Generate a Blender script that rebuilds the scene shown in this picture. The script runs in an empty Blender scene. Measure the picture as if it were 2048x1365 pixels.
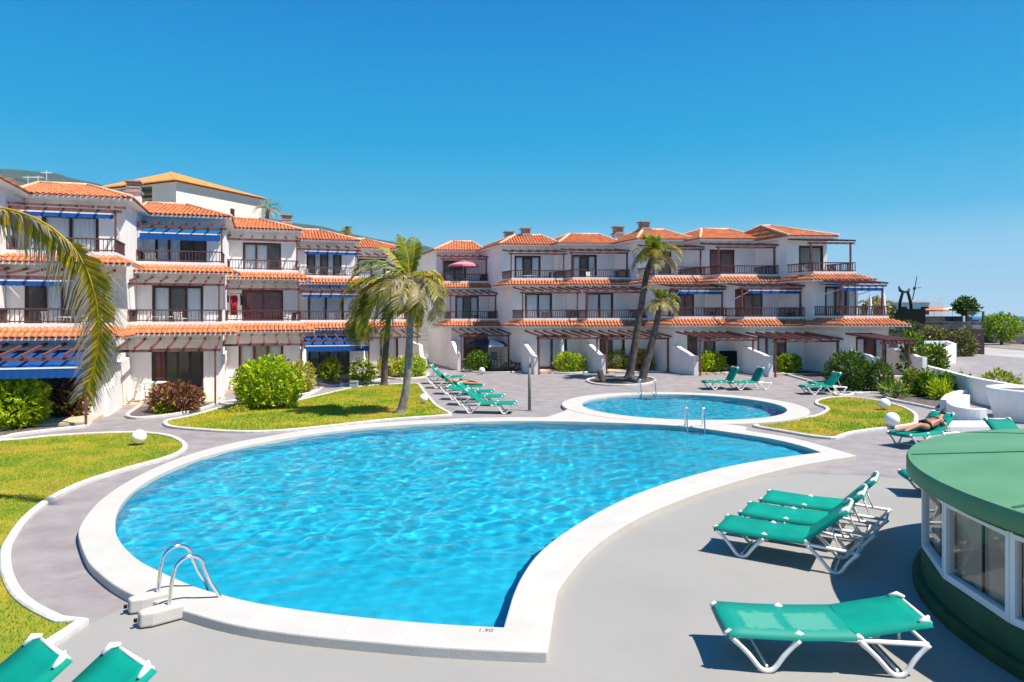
import bpy, bmesh, math, random
import numpy as np
from mathutils import Vector, Matrix, noise as mnoise
R = math.radians
random.seed(7); RNG = np.random.default_rng(7)
SC = bpy.context.scene
COL = SC.collection
# ------------------------------------------------------------------ camera, sky, sun, exposure
CAMZ, FPX, CX0, HORIZ = 3.4, 1380.0, 1024.0, 632.0
cam = bpy.data.cameras.new('camera'); camo = bpy.data.objects.new('camera', cam); COL.objects.link(camo)
cam.sensor_width = 36.0; cam.lens = FPX/2048*36.0; cam.shift_y = (HORIZ-682.5)/2048
cam.clip_start = 0.1; cam.clip_end = 60000
camo.location = (0, 0, CAMZ); camo.rotation_euler = (R(90), 0, 0)
SC.camera = camo
SUN_EL = R(60); SUN_DIR = Vector((0.925, -0.38))      # towards the sun, horizontally
w = bpy.data.worlds.new('World'); SC.world = w; w.use_nodes = True
nt = w.node_tree; nt.nodes.clear()
sky = nt.nodes.new('ShaderNodeTexSky'); sky.sky_type = 'NISHITA'; sky.sun_disc = False
sky.sun_elevation = SUN_EL; sky.sun_rotation = math.atan2(SUN_DIR.x, SUN_DIR.y)
sky.altitude = 0; sky.air_density = 1.0; sky.dust_density = 0.2; sky.ozone_density = 3.0
bg = nt.nodes.new('ShaderNodeBackground'); bg.inputs['Strength'].default_value = 0.13
tcw = nt.nodes.new('ShaderNodeTexCoord'); sxyz = nt.nodes.new('ShaderNodeSeparateXYZ'); nt.links.new(tcw.outputs['Generated'], sxyz.inputs[0])
rmp = nt.nodes.new('ShaderNodeValToRGB'); nt.links.new(sxyz.outputs['Z'], rmp.inputs[0])
cr = rmp.color_ramp; cr.elements[0].position = 0.0; cr.elements[1].position = 1.0
for pos, c in ((0.0, (.42,.55,.62)), (.05, (.28,.48,.59)), (.095, (.19,.43,.575)), (.14, (.055,.34,.54)), (.234, (.004,.265,.50)), (.42, (.0,.16,.44)), (1.0, (.0,.09,.33))):
    e = cr.elements[0] if pos == 0 else (cr.elements[len(cr.elements)-1] if pos == 1 else cr.elements.new(pos)); e.color = (*c, 1)
gain = nt.nodes.new('ShaderNodeMixRGB'); gain.blend_type = 'MULTIPLY'; gain.inputs[0].default_value = 1; gain.inputs[2].default_value = (5.95, 5.75, 5.8, 1); nt.links.new(rmp.outputs[0], gain.inputs[1])
hs = nt.nodes.new('ShaderNodeMixRGB'); hs.inputs[0].default_value = .99; nt.links.new(gain.outputs[0], hs.inputs[2])
ow = nt.nodes.new('ShaderNodeOutputWorld')
nt.links.new(sky.outputs[0], hs.inputs[1]); nt.links.new(hs.outputs[0], bg.inputs[0]); nt.links.new(bg.outputs[0], ow.inputs[0])
sl = bpy.data.lights.new('sun', 'SUN'); so = bpy.data.objects.new('sun', sl); COL.objects.link(so)
sl.energy = 4.2; sl.angle = R(0.5); sl.color = (1.0, 0.94, 0.84)
sd = Vector((SUN_DIR.normalized().x*math.cos(SUN_EL), SUN_DIR.normalized().y*math.cos(SUN_EL), math.sin(SUN_EL)))
so.rotation_euler = sd.to_track_quat('Z', 'Y').to_euler(); so.location = sd*60
SC.view_settings.view_transform = 'Standard'; SC.view_settings.look = 'None'
SC.view_settings.exposure = 0.95; SC.view_settings.gamma = 1.0; SC.view_settings.use_curve_mapping = False
SC.render.engine = 'CYCLES'
SC.cycles.use_denoising = True
SC.cycles.max_bounces = 9; SC.cycles.diffuse_bounces = 5; SC.cycles.glossy_bounces = 3
SC.cycles.transmission_bounces = 6; SC.cycles.transparent_max_bounces = 16
SC.cycles.caustics_reflective = False; SC.cycles.caustics_refractive = True
SC.cycles.sample_clamp_indirect = 4.0

# ------------------------------------------------------------------ helpers
def sstep(a, b, x):
    t = min(1, max(0, (x-a)/(b-a))); return t*t*(3-2*t)
def gz(X, Y):
    return 0.52*min(1, max(0, (X+3)/21))*sstep(29.9, 36, Y)
def G(px, py, dz=0.0):
    """ground point (plus dz) seen at photo pixel px,py"""
    z = dz
    for _ in range(6):
        D = (CAMZ-z)*FPX/(py-HORIZ); X = (px-CX0)/FPX*D
        z = gz(X, D)+dz
    return Vector((X, D, z))
def Q(px, D, z=0.0): return Vector(((px-CX0)/FPX*D, D, z))
def QZ(px, py, D): return Vector(((px-CX0)/FPX*D, D, CAMZ+(HORIZ-py)/FPX*D))

class MB:
    def __init__(s): s.v = []; s.f = []; s.m = []; s.T = None
    def add(s, vs, fs, mi=0):
        b = len(s.v); s.v.extend([tuple(p) for p in vs])
        for f in fs: s.f.append(tuple(i+b for i in f)); s.m.append(mi)
    def box(s, x0, x1, y0, y1, z0, z1, mi=0):
        if x0 > x1: x0, x1 = x1, x0
        if y0 > y1: y0, y1 = y1, y0
        if z0 > z1: z0, z1 = z1, z0
        s.add([(x0,y0,z0),(x1,y0,z0),(x1,y1,z0),(x0,y1,z0),(x0,y0,z1),(x1,y0,z1),(x1,y1,z1),(x0,y1,z1)],
              [(0,3,2,1),(4,5,6,7),(0,1,5,4),(1,2,6,5),(2,3,7,6),(3,0,4,7)], mi)
    def bar(s, a, b, w, h, up=Vector((0,0,1)), mi=0):
        a = Vector(a); b = Vector(b); d = (b-a).normalized()
        sx = d.cross(up)
        if sx.length < 1e-4: sx = d.cross(Vector((0,1,0)))
        sx.normalize(); uz = sx.cross(d)
        o = [(-1,-1),(1,-1),(1,1),(-1,1)]
        vs = [a+sx*i*w/2+uz*j*h/2 for i, j in o]+[b+sx*i*w/2+uz*j*h/2 for i, j in o]
        s.add(vs, [(3,2,1,0),(4,5,6,7),(0,1,5,4),(1,2,6,5),(2,3,7,6),(3,0,4,7)], mi)
    def tube(s, pts, rad, n=8, mi=0, cap=True):
        pts = [Vector(p) for p in pts]; k = len(pts)
        rr = rad if isinstance(rad, (list, tuple)) else [rad]*k
        ref = Vector((0.123, 0.31, 0.94)); prev = None; rings = []
        for i, p in enumerate(pts):
            t = (pts[min(i+1, k-1)]-pts[max(i-1, 0)]).normalized()
            if prev is None:
                a = t.cross(ref)
                if a.length < .1: a = t.cross(Vector((1,0,0)))
            else: a = prev-t*prev.dot(t)
            a.normalize(); prev = a; b2 = t.cross(a)
            rings.append([p+(a*math.cos(2*math.pi*j/n)+b2*math.sin(2*math.pi*j/n))*rr[i] for j in range(n)])
        vs = [q for r in rings for q in r]; fs = []
        for i in range(k-1):
            for j in range(n):
                fs.append((i*n+j, i*n+(j+1)%n, (i+1)*n+(j+1)%n, (i+1)*n+j))
        if cap: fs.append(tuple(range(n-1, -1, -1))); fs.append(tuple((k-1)*n+j for j in range(n)))
        s.add(vs, fs, mi)
    def lathe(s, c, prof, n=24, mi=0):
        c = Vector(c); vs = []; fs = []
        for r, z in prof:
            for j in range(n): vs.append(c+Vector((r*math.cos(2*math.pi*j/n), r*math.sin(2*math.pi*j/n), z)))
        for i in range(len(prof)-1):
            for j in range(n): fs.append((i*n+j, i*n+(j+1)%n, (i+1)*n+(j+1)%n, (i+1)*n+j))
        s.add(vs, fs, mi)
    def prism(s, poly, axis_pts0, axis_pts1, mi=0):
        k = len(axis_pts0)
        fs = [tuple(range(k-1,-1,-1)), tuple(range(k, 2*k))]
        fs += [(i, (i+1)%k, k+(i+1)%k, k+i) for i in range(k)]
        s.add(list(axis_pts0)+list(axis_pts1), fs, mi)
    def build(s, name, mats, parent=None, smooth=False, loc=None, kind=None, fixn=True):
        vs = [s.T(Vector(p)) for p in s.v] if s.T else s.v
        me = bpy.data.meshes.new(name); me.from_pydata([tuple(p) for p in vs], [], s.f)
        if not isinstance(mats, (list, tuple)): mats = [mats]
        for m in mats: me.materials.append(m)
        if len(mats) > 1: me.polygons.foreach_set('material_index', s.m)
        if fixn:
            bm = bmesh.new(); bm.from_mesh(me); bmesh.ops.recalc_face_normals(bm, faces=bm.faces); bm.to_mesh(me); bm.free()
        if smooth: me.polygons.foreach_set('use_smooth', [True]*len(me.polygons))
        me.update()
        return link(name, me, parent, loc, kind)
def link(name, me, parent=None, loc=None, kind=None):
    o = bpy.data.objects.new(name, me); COL.objects.link(o)
    if parent: o.parent = parent
    if loc is not None: o.location = loc
    if kind: o['kind'] = kind
    return o
def np_mesh(name, V, F, mi=None, mats=(), smooth=False):
    me = bpy.data.meshes.new(name)
    V = np.asarray(V, dtype=np.float32); F = np.asarray(F, dtype=np.int32)
    k = F.shape[1]
    me.vertices.add(len(V)); me.vertices.foreach_set('co', V.ravel())
    me.loops.add(F.size); me.loops.foreach_set('vertex_index', F.ravel())
    me.polygons.add(len(F)); me.polygons.foreach_set('loop_start', np.arange(0, F.size, k, dtype=np.int32))
    for m in mats: me.materials.append(m)
    if mi is not None: me.polygons.foreach_set('material_index', np.asarray(mi, dtype=np.int32))
    if smooth: me.polygons.foreach_set('use_smooth', np.ones(len(F), dtype=bool))
    me.update(calc_edges=True); return me
def tag(o, label=None, cat=None, group=None, kind=None):
    if label: o['label'] = label
    if cat: o['category'] = cat
    if group: o['group'] = group
    if kind: o['kind'] = kind
    return o
def thing(name, loc, label, cat, group=None, rz=0.0):
    o = bpy.data.objects.new(name, None); COL.objects.link(o); o.location = loc; o.rotation_euler = (0, 0, rz)
    o.empty_display_size = .2
    return tag(o, label, cat, group)
def copy_tree(o, parent=None):
    c = o.copy(); COL.objects.link(c)
    if parent: c.parent = parent
    for ch in o.children: copy_tree(ch, c)
    return c

def mat(name, col, rough=.7, var=.0, scale=4.0, col2=None, bump=0.0, bscale=30.0, metal=0.0, spec=.4, detail=5.0, lo=.35, hi=.65, rvar=0):
    m = bpy.data.materials.new(name); m.use_nodes = True; t = m.node_tree; b = t.nodes['Principled BSDF']
    b.inputs['Roughness'].default_value = rough; b.inputs['Metallic'].default_value = metal
    b.inputs['Specular IOR Level'].default_value = spec
    c = (*col, 1)
    b.inputs['Base Color'].default_value = c
    tc = None
    if var or col2 or bump: tc = t.nodes.new('ShaderNodeTexCoord')
    if var or col2:
        n = t.nodes.new('ShaderNodeTexNoise'); n.inputs['Scale'].default_value = scale; n.inputs['Detail'].default_value = detail
        t.links.new(tc.outputs['Object'], n.inputs['Vector'])
        r = t.nodes.new('ShaderNodeValToRGB'); t.links.new(n.outputs['Fac'], r.inputs[0])
        r.color_ramp.elements[0].position = lo; r.color_ramp.elements[1].position = hi
        if col2: a, z = c, (*col2, 1)
        else: a, z = tuple(x*(1-var) for x in col)+(1,), tuple(min(1, x*(1+var)) for x in col)+(1,)
        r.color_ramp.elements[0].color = a; r.color_ramp.elements[1].color = z
        t.links.new(r.outputs[0], b.inputs['Base Color'])
    if bump:
        n2 = t.nodes.new('ShaderNodeTexNoise'); n2.inputs['Scale'].default_value = bscale; n2.inputs['Detail'].default_value = 4
        t.links.new(tc.outputs['Object'], n2.inputs['Vector'])
        bp = t.nodes.new('ShaderNodeBump'); bp.inputs['Strength'].default_value = bump; bp.inputs['Distance'].default_value = .02
        t.links.new(n2.outputs['Fac'], bp.inputs['Height']); t.links.new(bp.outputs[0], b.inputs['Normal'])
    return m
def streak(m, amt=.10, sc=(5, 5, .35), col=(.55,.50,.46)):
    """faint vertical rain streaks and grime multiplied onto the base colour"""
    t = m.node_tree; b = t.nodes['Principled BSDF']; src = b.inputs['Base Color'].links[0].from_socket
    tc = t.nodes.new('ShaderNodeTexCoord'); mp = t.nodes.new('ShaderNodeMapping'); mp.inputs['Scale'].default_value = sc
    n = t.nodes.new('ShaderNodeTexNoise'); n.inputs['Scale'].default_value = 1.0; n.inputs['Detail'].default_value = 6; n.inputs['Roughness'].default_value = .65
    r = t.nodes.new('ShaderNodeMapRange'); r.inputs['From Min'].default_value = .52; r.inputs['From Max'].default_value = .75; r.inputs['To Min'].default_value = 0; r.inputs['To Max'].default_value = amt
    x = t.nodes.new('ShaderNodeMixRGB'); x.inputs[2].default_value = (*col, 1)
    t.links.new(tc.outputs['Object'], mp.inputs[0]); t.links.new(mp.outputs[0], n.inputs['Vector']); t.links.new(n.outputs['Fac'], r.inputs['Value'])
    t.links.new(r.outputs[0], x.inputs[0]); t.links.new(src, x.inputs[1]); t.links.new(x.outputs[0], b.inputs['Base Color'])
def piecevar(m, lo, hi):
    """each tile its own tone"""
    t = m.node_tree; b = t.nodes['Principled BSDF']; src = b.inputs['Base Color'].links[0].from_socket
    g = t.nodes.new('ShaderNodeNewGeometry'); oi = t.nodes.new('ShaderNodeObjectInfo'); a = t.nodes.new('ShaderNodeMath'); a.operation = 'ADD'; f = t.nodes.new('ShaderNodeMath'); f.operation = 'FRACT'
    mp = t.nodes.new('ShaderNodeMapRange'); mp.inputs['To Min'].default_value = lo; mp.inputs['To Max'].default_value = hi; h = t.nodes.new('ShaderNodeHueSaturation')
    t.links.new(g.outputs['Random Per Island'], a.inputs[0]); t.links.new(oi.outputs['Random'], a.inputs[1]); t.links.new(a.outputs[0], f.inputs[0]); t.links.new(f.outputs[0], mp.inputs['Value'])
    t.links.new(mp.outputs[0], h.inputs['Value']); t.links.new(src, h.inputs['Color']); t.links.new(h.outputs[0], b.inputs['Base Color'])
def leafmat(name, col, var=.25, trans=.35, rough=.45):
    m = bpy.data.materials.new(name); m.use_nodes = True; t = m.node_tree; b = t.nodes['Principled BSDF']
    b.inputs['Roughness'].default_value = rough; b.inputs['Specular IOR Level'].default_value = .35
    g = t.nodes.new('ShaderNodeNewGeometry'); hsv = t.nodes.new('ShaderNodeHueSaturation')
    mp = t.nodes.new('ShaderNodeMapRange'); mp.inputs['To Min'].default_value = 1-var; mp.inputs['To Max'].default_value = 1+var
    t.links.new(g.outputs['Random Per Island'], mp.inputs['Value']); t.links.new(mp.outputs[0], hsv.inputs['Value'])
    hsv.inputs['Color'].default_value = (*col, 1); t.links.new(hsv.outputs[0], b.inputs['Base Color'])
    tr = t.nodes.new('ShaderNodeBsdfTranslucent'); t.links.new(hsv.outputs[0], tr.inputs[0])
    mx = t.nodes.new('ShaderNodeMixShader'); mx.inputs[0].default_value = trans
    o = t.nodes['Material Output']; t.links.new(b.outputs[0], mx.inputs[1]); t.links.new(tr.outputs[0], mx.inputs[2]); t.links.new(mx.outputs[0], o.inputs[0])
    return m
def glassmat(name, tint=(.93,.97,1.0), refl=.0):
    m = bpy.data.materials.new(name); m.use_nodes = True; t = m.node_tree; t.nodes.remove(t.nodes['Principled BSDF'])
    tr = t.nodes.new('ShaderNodeBsdfTransparent'); tr.inputs[0].default_value = (*tint, 1)
    gl = t.nodes.new('ShaderNodeBsdfGlossy'); gl.inputs['Roughness'].default_value = .02
    lw = t.nodes.new('ShaderNodeLayerWeight'); lw.inputs['Blend'].default_value = .5
    pw = t.nodes.new('ShaderNodeMath'); pw.operation = 'POWER'; pw.inputs[1].default_value = 4.0; t.links.new(lw.outputs['Facing'], pw.inputs[0])
    ad = t.nodes.new('ShaderNodeMath'); ad.operation = 'MULTIPLY_ADD'; ad.inputs[1].default_value = .85; ad.inputs[2].default_value = .05+refl; t.links.new(pw.outputs[0], ad.inputs[0])
    mx = t.nodes.new('ShaderNodeMixShader'); t.links.new(ad.outputs[0], mx.inputs[0]); t.links.new(tr.outputs[0], mx.inputs[1]); t.links.new(gl.outputs[0], mx.inputs[2])
    t.links.new(mx.outputs[0], t.nodes['Material Output'].inputs[0]); return m

M = {}
M['stucco'] = mat('white_stucco', (.80,.755,.735), .9, col2=(.85,.81,.785), scale=1.2, bump=.25, bscale=60)
M['stucco_dirty'] = mat('weathered_stucco', (.70,.66,.64), .9, col2=(.78,.75,.73), scale=.8, bump=.25, bscale=50)
M['cream'] = mat('cream_render', (.84,.74,.62), .9, var=.05, scale=.6)
M['white'] = mat('white_paint', (.8,.79,.77), .6, var=.03, scale=6)
M['resin'] = mat('white_resin', (.80,.78,.74), .38, var=.04, scale=9)
M['tile'] = mat('terracotta_tile', (.56,.165,.062), .8, col2=(.66,.235,.10), scale=5, bump=.3, bscale=25, detail=3)
M['tile2'] = mat('orange_tile', (.66,.26,.06), .8, col2=(.74,.33,.10), scale=3, bump=.3, bscale=25)
M['cap'] = mat('pale_ridge_tile', (.62,.30,.17), .85, col2=(.72,.48,.34), scale=5)
M['wood'] = mat('red_brown_wood', (.13,.045,.042), .6, col2=(.20,.075,.065), scale=8)
M['darkwood'] = mat('dark_brown_wood', (.035,.016,.014), .55, col2=(.06,.03,.025), scale=6)
M['rail'] = mat('brown_painted_rail', (.11,.05,.05), .5, var=.2, scale=5)
M['curtain'] = leafmat('white_curtain', (.86,.87,.88), 0, .25, .9)
M['redcurtain'] = mat('maroon_curtain', (.20,.045,.045), .9, var=.2, scale=3)
M['tancurtain'] = mat('tan_curtain', (.45,.36,.26), .9, var=.1, scale=3)
M['dark'] = mat('dark_interior', (.03,.03,.035), .8)
M['glass'] = glassmat('window_glass')
M['kioskglass'] = glassmat('kiosk_glass', (.85,.83,.8), -.02)
M['floor_tile'] = mat('beige_floor_tile', (.55,.40,.28), .6, col2=(.66,.50,.36), scale=5)
M['deck'] = mat('stamped_concrete', (.222,.192,.192), .75, col2=(.285,.255,.25), scale=1.6, bump=.5, bscale=5, detail=9, lo=.32, hi=.62)
M['smooth'] = mat('smooth_grey_concrete', (.272,.258,.238), .65, col2=(.305,.289,.268), scale=.45, bump=.06, bscale=40, detail=8)
M['kerb'] = mat('white_kerb_paint', (.50,.475,.44), .8, col2=(.62,.60,.56), scale=5, bump=.3, bscale=30)
M['coping'] = mat('white_coping', (.455,.428,.39), .7, col2=(.50,.472,.432), scale=2, bump=.15, bscale=30)
M['soil'] = mat('dark_soil', (.07,.055,.05), .95, col2=(.16,.13,.115), scale=9, bump=.8, bscale=30)
M['lawn'] = mat('lawn_ground', (.15,.21,.008), .95, col2=(.38,.29,.03), scale=.8, bump=.8, bscale=60, detail=9)
M['lounge'] = mat('teal_sling', (.0,.235,.175), .7, var=.10, scale=3, bump=.15, bscale=300, spec=.15)
M['loungew'] = mat('faded_teal_sling', (.0,.30,.215), .6, col2=(.10,.42,.34), scale=2.2, lo=.5, hi=.62, bump=.1, bscale=300)
M['steel'] = mat('polished_steel', (.75,.75,.76), .16, metal=1.0)
M['kgreen'] = mat('green_roof_paint', (.08,.225,.11), .6, col2=(.10,.255,.13), scale=1.5, bump=.12, bscale=50)
M['kdark'] = mat('dark_green_paint', (.02,.10,.045), .6, var=.15, scale=2)
M['moss'] = mat('moss_green_paint', (.03,.075,.02), .8, var=.2, scale=3)
M['upvc'] = mat('white_window_frame', (.8,.8,.8), .35)
M['kcurtain'] = mat('brown_blind', (.58,.46,.37), .9, var=.1, scale=2)
M['trunk'] = mat('palm_trunk', (.17,.14,.125), .9, col2=(.32,.28,.26), scale=6, bump=.8, bscale=18)
M['trunkd'] = mat('dark_palm_trunk', (.055,.04,.033), .9, col2=(.14,.11,.095), scale=5, bump=.8, bscale=18)
M['bark'] = mat('shrub_bark', (.10,.07,.05), .9, var=.3)
M['lava'] = mat('dark_lava_stone', (.035,.033,.035), .9, col2=(.11,.10,.10), scale=2.5, bump=.9, bscale=8)
M['black'] = mat('black_stone', (.008,.010,.010), .8, var=.3, scale=6, spec=.1, bump=.6, bscale=5)
M['bronze'] = mat('dark_bronze', (.03,.028,.028), .5, metal=.5)
M['asphalt'] = mat('pale_road_concrete', (.33,.31,.30), .85, col2=(.40,.38,.36), scale=.3)
M['verge'] = mat('dry_verge', (.20,.16,.12), .95, col2=(.30,.25,.19), scale=.8)
M['ground'] = mat('dry_ground', (.12,.10,.075), .95, col2=(.20,.17,.12), scale=.15)
M['lavaground'] = mat('dark_lava_ground', (.04,.037,.036), .95, col2=(.13,.115,.10), scale=.35, bump=1.0, bscale=1.5)
M['sea'] = mat('sea_water', (.0,.11,.27), .6, var=.15, scale=.02, bump=.4, bscale=.4, spec=.05)
M['hill'] = mat('forested_hill', (.03,.055,.04), .95, col2=(.05,.08,.055), scale=.012, detail=8)
M['skin'] = mat('tanned_skin', (.42,.19,.12), .5, var=.05)
M['hair'] = mat('dark_hair', (.03,.02,.018), .6)
M['swim'] = mat('black_swimwear', (.012,.011,.013), .6)
M['red'] = mat('red_cloth', (.42,.012,.03), .8)
M['blackcloth'] = mat('black_cloth', (.02,.02,.022), .8)
M['brownmetal'] = mat('grey_post_metal', (.20,.185,.17), .55, var=.1)
M['pinkcloth'] = mat('pink_parasol_cloth', (.62,.22,.27), .8)
M['darkblue'] = mat('dark_blue_cloth', (.02,.03,.06), .8)
M['whitecloth'] = mat('white_cloth', (.78,.78,.8), .8)
M['bluechair'] = mat('blue_chair', (.02,.20,.32), .6)
M['brick'] = mat('chimney_brick', (.34,.24,.20), .9, col2=(.46,.38,.33), scale=9)
M['bulb'] = mat('opal_globe', (.85,.85,.84), .25)
M['greyplastic'] = mat('grey_plastic', (.35,.37,.40), .5)
M['ink'] = mat('grey_lettering', (.17,.15,.13), .7)
M['basin'] = mat('pool_paint', (.015,.49,.67), .6, col2=(.03,.54,.72), scale=.7)
M['orangecloth'] = mat('orange_cloth', (.6,.16,.05), .8)
streak(M['stucco'], .42); streak(M['white'], .22); streak(M['cream'], .2); streak(M['coping'], .30, (1.3,1.3,1.3), (.42,.38,.33)); streak(M['kerb'], .4, (3,3,3), (.30,.27,.24))
streak(M['smooth'], .5, (.9,.9,.9), (.25,.235,.22)); streak(M['deck'], .4, (2.2,2.2,2.2), (.16,.14,.145)); streak(M['kgreen'], .25, (1.1,1.1,1.1), (.11,.24,.14)); streak(M['resin'], .3, (7,7,7), (.55,.50,.44))
piecevar(M['lounge'], .86, 1.06); piecevar(M['tile'], .80, 1.14); piecevar(M['tile2'], .88, 1.08)
def faded_sling():
    m = M['loungew']; t = m.node_tree; b = t.nodes['Principled BSDF']
    tc = t.nodes.new('ShaderNodeTexCoord'); sp = t.nodes.new('ShaderNodeSeparateXYZ'); t.links.new(tc.outputs['Object'], sp.inputs[0])
    def band(sock, c, a, z):
        s1 = t.nodes.new('ShaderNodeMath'); s1.operation = 'SUBTRACT'; s1.inputs[1].default_value = c; t.links.new(sock, s1.inputs[0])
        s2 = t.nodes.new('ShaderNodeMath'); s2.operation = 'ABSOLUTE'; t.links.new(s1.outputs[0], s2.inputs[0])
        nz = t.nodes.new('ShaderNodeTexNoise'); nz.inputs['Scale'].default_value = 11; t.links.new(tc.outputs['Object'], nz.inputs['Vector'])
        s3 = t.nodes.new('ShaderNodeMath'); s3.operation = 'MULTIPLY_ADD'; s3.inputs[1].default_value = .16; t.links.new(nz.outputs['Fac'], s3.inputs[0]); t.links.new(s2.outputs[0], s3.inputs[2])
        r = t.nodes.new('ShaderNodeMapRange'); r.inputs['From Min'].default_value = a+.08; r.inputs['From Max'].default_value = z+.08; r.inputs['To Min'].default_value = 1; r.inputs['To Max'].default_value = 0; t.links.new(s3.outputs[0], r.inputs['Value']); return r.outputs[0]
    a = band(sp.outputs['X'], .40, .15, .19); c = band(sp.outputs['X'], .88, .18, .22); d = band(sp.outputs['Y'], -.03, .16, .21)
    mx = t.nodes.new('ShaderNodeMath'); mx.operation = 'MAXIMUM'; t.links.new(a, mx.inputs[0]); t.links.new(c, mx.inputs[1])
    ml = t.nodes.new('ShaderNodeMath'); ml.operation = 'MULTIPLY'; t.links.new(mx.outputs[0], ml.inputs[0]); t.links.new(d, ml.inputs[1])
    k = t.nodes.new('ShaderNodeMixRGB'); k.inputs[1].default_value = (0,.235,.175,1); k.inputs[2].default_value = (.07,.30,.225,1); t.links.new(ml.outputs[0], k.inputs[0]); t.links.new(k.outputs[0], b.inputs['Base Color'])
faded_sling()
def clothT(name, col, tr):
    m = leafmat(name, col, 0, tr, .8); return m
M['awning'] = clothT('blue_awning', (.006,.085,.34), .3)
M['awninglight'] = clothT('light_blue_awning', (.015,.17,.42), .5)
for n, c, v in [('lg1',(.21,.36,.006),.3),('lg2',(.36,.50,.008),.3),('lg3',(.52,.60,.010),.25),('dg1',(.04,.10,.012),.3),('dg2',(.08,.17,.015),.3),
                ('yl1',(.60,.42,.02),.25),('yl2',(.44,.40,.03),.25),('pr1',(.15,.045,.035),.3),('pr2',(.28,.10,.07),.3),('or1',(.35,.12,.015),.3),
                ('pale',(.50,.48,.18),.2),('pg1',(.11,.17,.008),.3),('pg2',(.27,.27,.008),.3),('pdry',(.44,.33,.18),.25),('pgrey',(.52,.46,.37),.25),('py',(.45,.31,.015),.2),
                ('tan1',(.22,.17,.07),.3),('og1',(.09,.12,.03),.3)]:
    M[n] = leafmat('leaf_'+n, c, v)
M['gr1'] = leafmat('grass_green', (.20,.36,.005), .14, .45, .7); M['gr2'] = leafmat('grass_yellow', (.50,.49,.010), .14, .45, .7); M['gr3'] = leafmat('grass_dry', (.62,.43,.08), .14, .45, .7)

# ------------------------------------------------------------------ curves / polygons
def catmull(pts, n=8, closed=True):
    out = []; k = len(pts)
    for i in range(k if closed else k-1):
        p0, p1, p2, p3 = [pts[(i+j-1) % k] if closed else pts[min(max(i+j-1, 0), k-1)] for j in range(4)]
        for s in range(n):
            t = s/n
            out.append(0.5*((2*p1)+(p2-p0)*t+(2*p0-5*p1+4*p2-p3)*t*t+(3*p1-p0-3*p2+p3)*t**3))
    if not closed: out.append(pts[-1].copy())
    return out
def fill(name, loops, matl, zf, kind='structure', smooth=False, parent=None):
    bm = bmesh.new(); edges = []
    for lp in loops:
        vs = [bm.verts.new((p.x, p.y, 0)) for p in lp]
        for i in range(len(vs)): edges.append(bm.edges.new((vs[i], vs[(i+1) % len(vs)])))
    bmesh.ops.triangle_fill(bm, use_beauty=True, use_dissolve=False, edges=edges)
    for f in bm.faces:
        if f.normal.z < 0: f.normal_flip()
    for v in bm.verts: v.co.z = zf(v.co.x, v.co.y)
    me = bpy.data.meshes.new(name); bm.to_mesh(me); bm.free(); me.materials.append(matl)
    return link(name, me, parent, None, kind)
def inside(P, x, y):
    """vectorised point in polygon; P list of Vector, x,y arrays"""
    x = np.asarray(x); y = np.asarray(y); r = np.zeros(x.shape, bool)
    k = len(P)
    for i in range(k):
        a, b = P[i], P[(i+1) % k]
        c = ((a.y > y) != (b.y > y))
        with np.errstate(divide='ignore', invalid='ignore'):
            xi = (b.x-a.x)*(y-a.y)/((b.y-a.y) if abs(b.y-a.y) > 1e-9 else 1e-9)+a.x
        r ^= c & (x < xi)
    return r
def area(P): return .5*sum(P[i].x*P[(i+1)%len(P)].y-P[(i+1)%len(P)].x*P[i].y for i in range(len(P)))
def offset(P, d, closed=True):
    k = len(P); out = []
    for i in range(k):
        a = P[(i-1) % k] if closed or i > 0 else P[i]; b = P[(i+1) % k] if closed or i < k-1 else P[i]
        t = Vector((b.x-a.x, b.y-a.y)); t.normalize()
        out.append(Vector((P[i].x-t.y*d, P[i].y+t.x*d, P[i].z)))
    return out
def kerb(name, P, width, height, closed=True, matl=None, zf=gz):
    """painted kerb swept along P (outer edge), to its left for positive width"""
    I = offset(P, width, closed); mb = MB(); k = len(P); vs = []; b = min(.02, width*.2)
    Pi = offset(P, b if width > 0 else -b, closed); Ii = offset(P, width-(b if width > 0 else -b), closed)
    for i in range(k):
        z = zf(P[i].x, P[i].y)
        vs += [(P[i].x, P[i].y, z-.05), (P[i].x, P[i].y, z+height-.02), (Pi[i].x, Pi[i].y, z+height), (Ii[i].x, Ii[i].y, z+height), (I[i].x, I[i].y, z+height-.02), (I[i].x, I[i].y, z-.05)]
    fs = []
    for i in range(k if closed else k-1):
        j = (i+1) % k
        for q in range(5): fs.append((i*6+q, j*6+q, j*6+q+1, i*6+q+1))
    if not closed: fs.append((0,1,2,3,4,5)); fs.append(tuple((k-1)*6+q for q in (5,4,3,2,1,0)))
    mb.add(vs, fs)
    return mb.build(name, matl or M['kerb'], kind='structure')
def V2(p): return Vector((p.x, p.y, 0))
def pix(L, dz=0.0): return [V2(G(a, b, dz)) for a, b in L]

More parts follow.
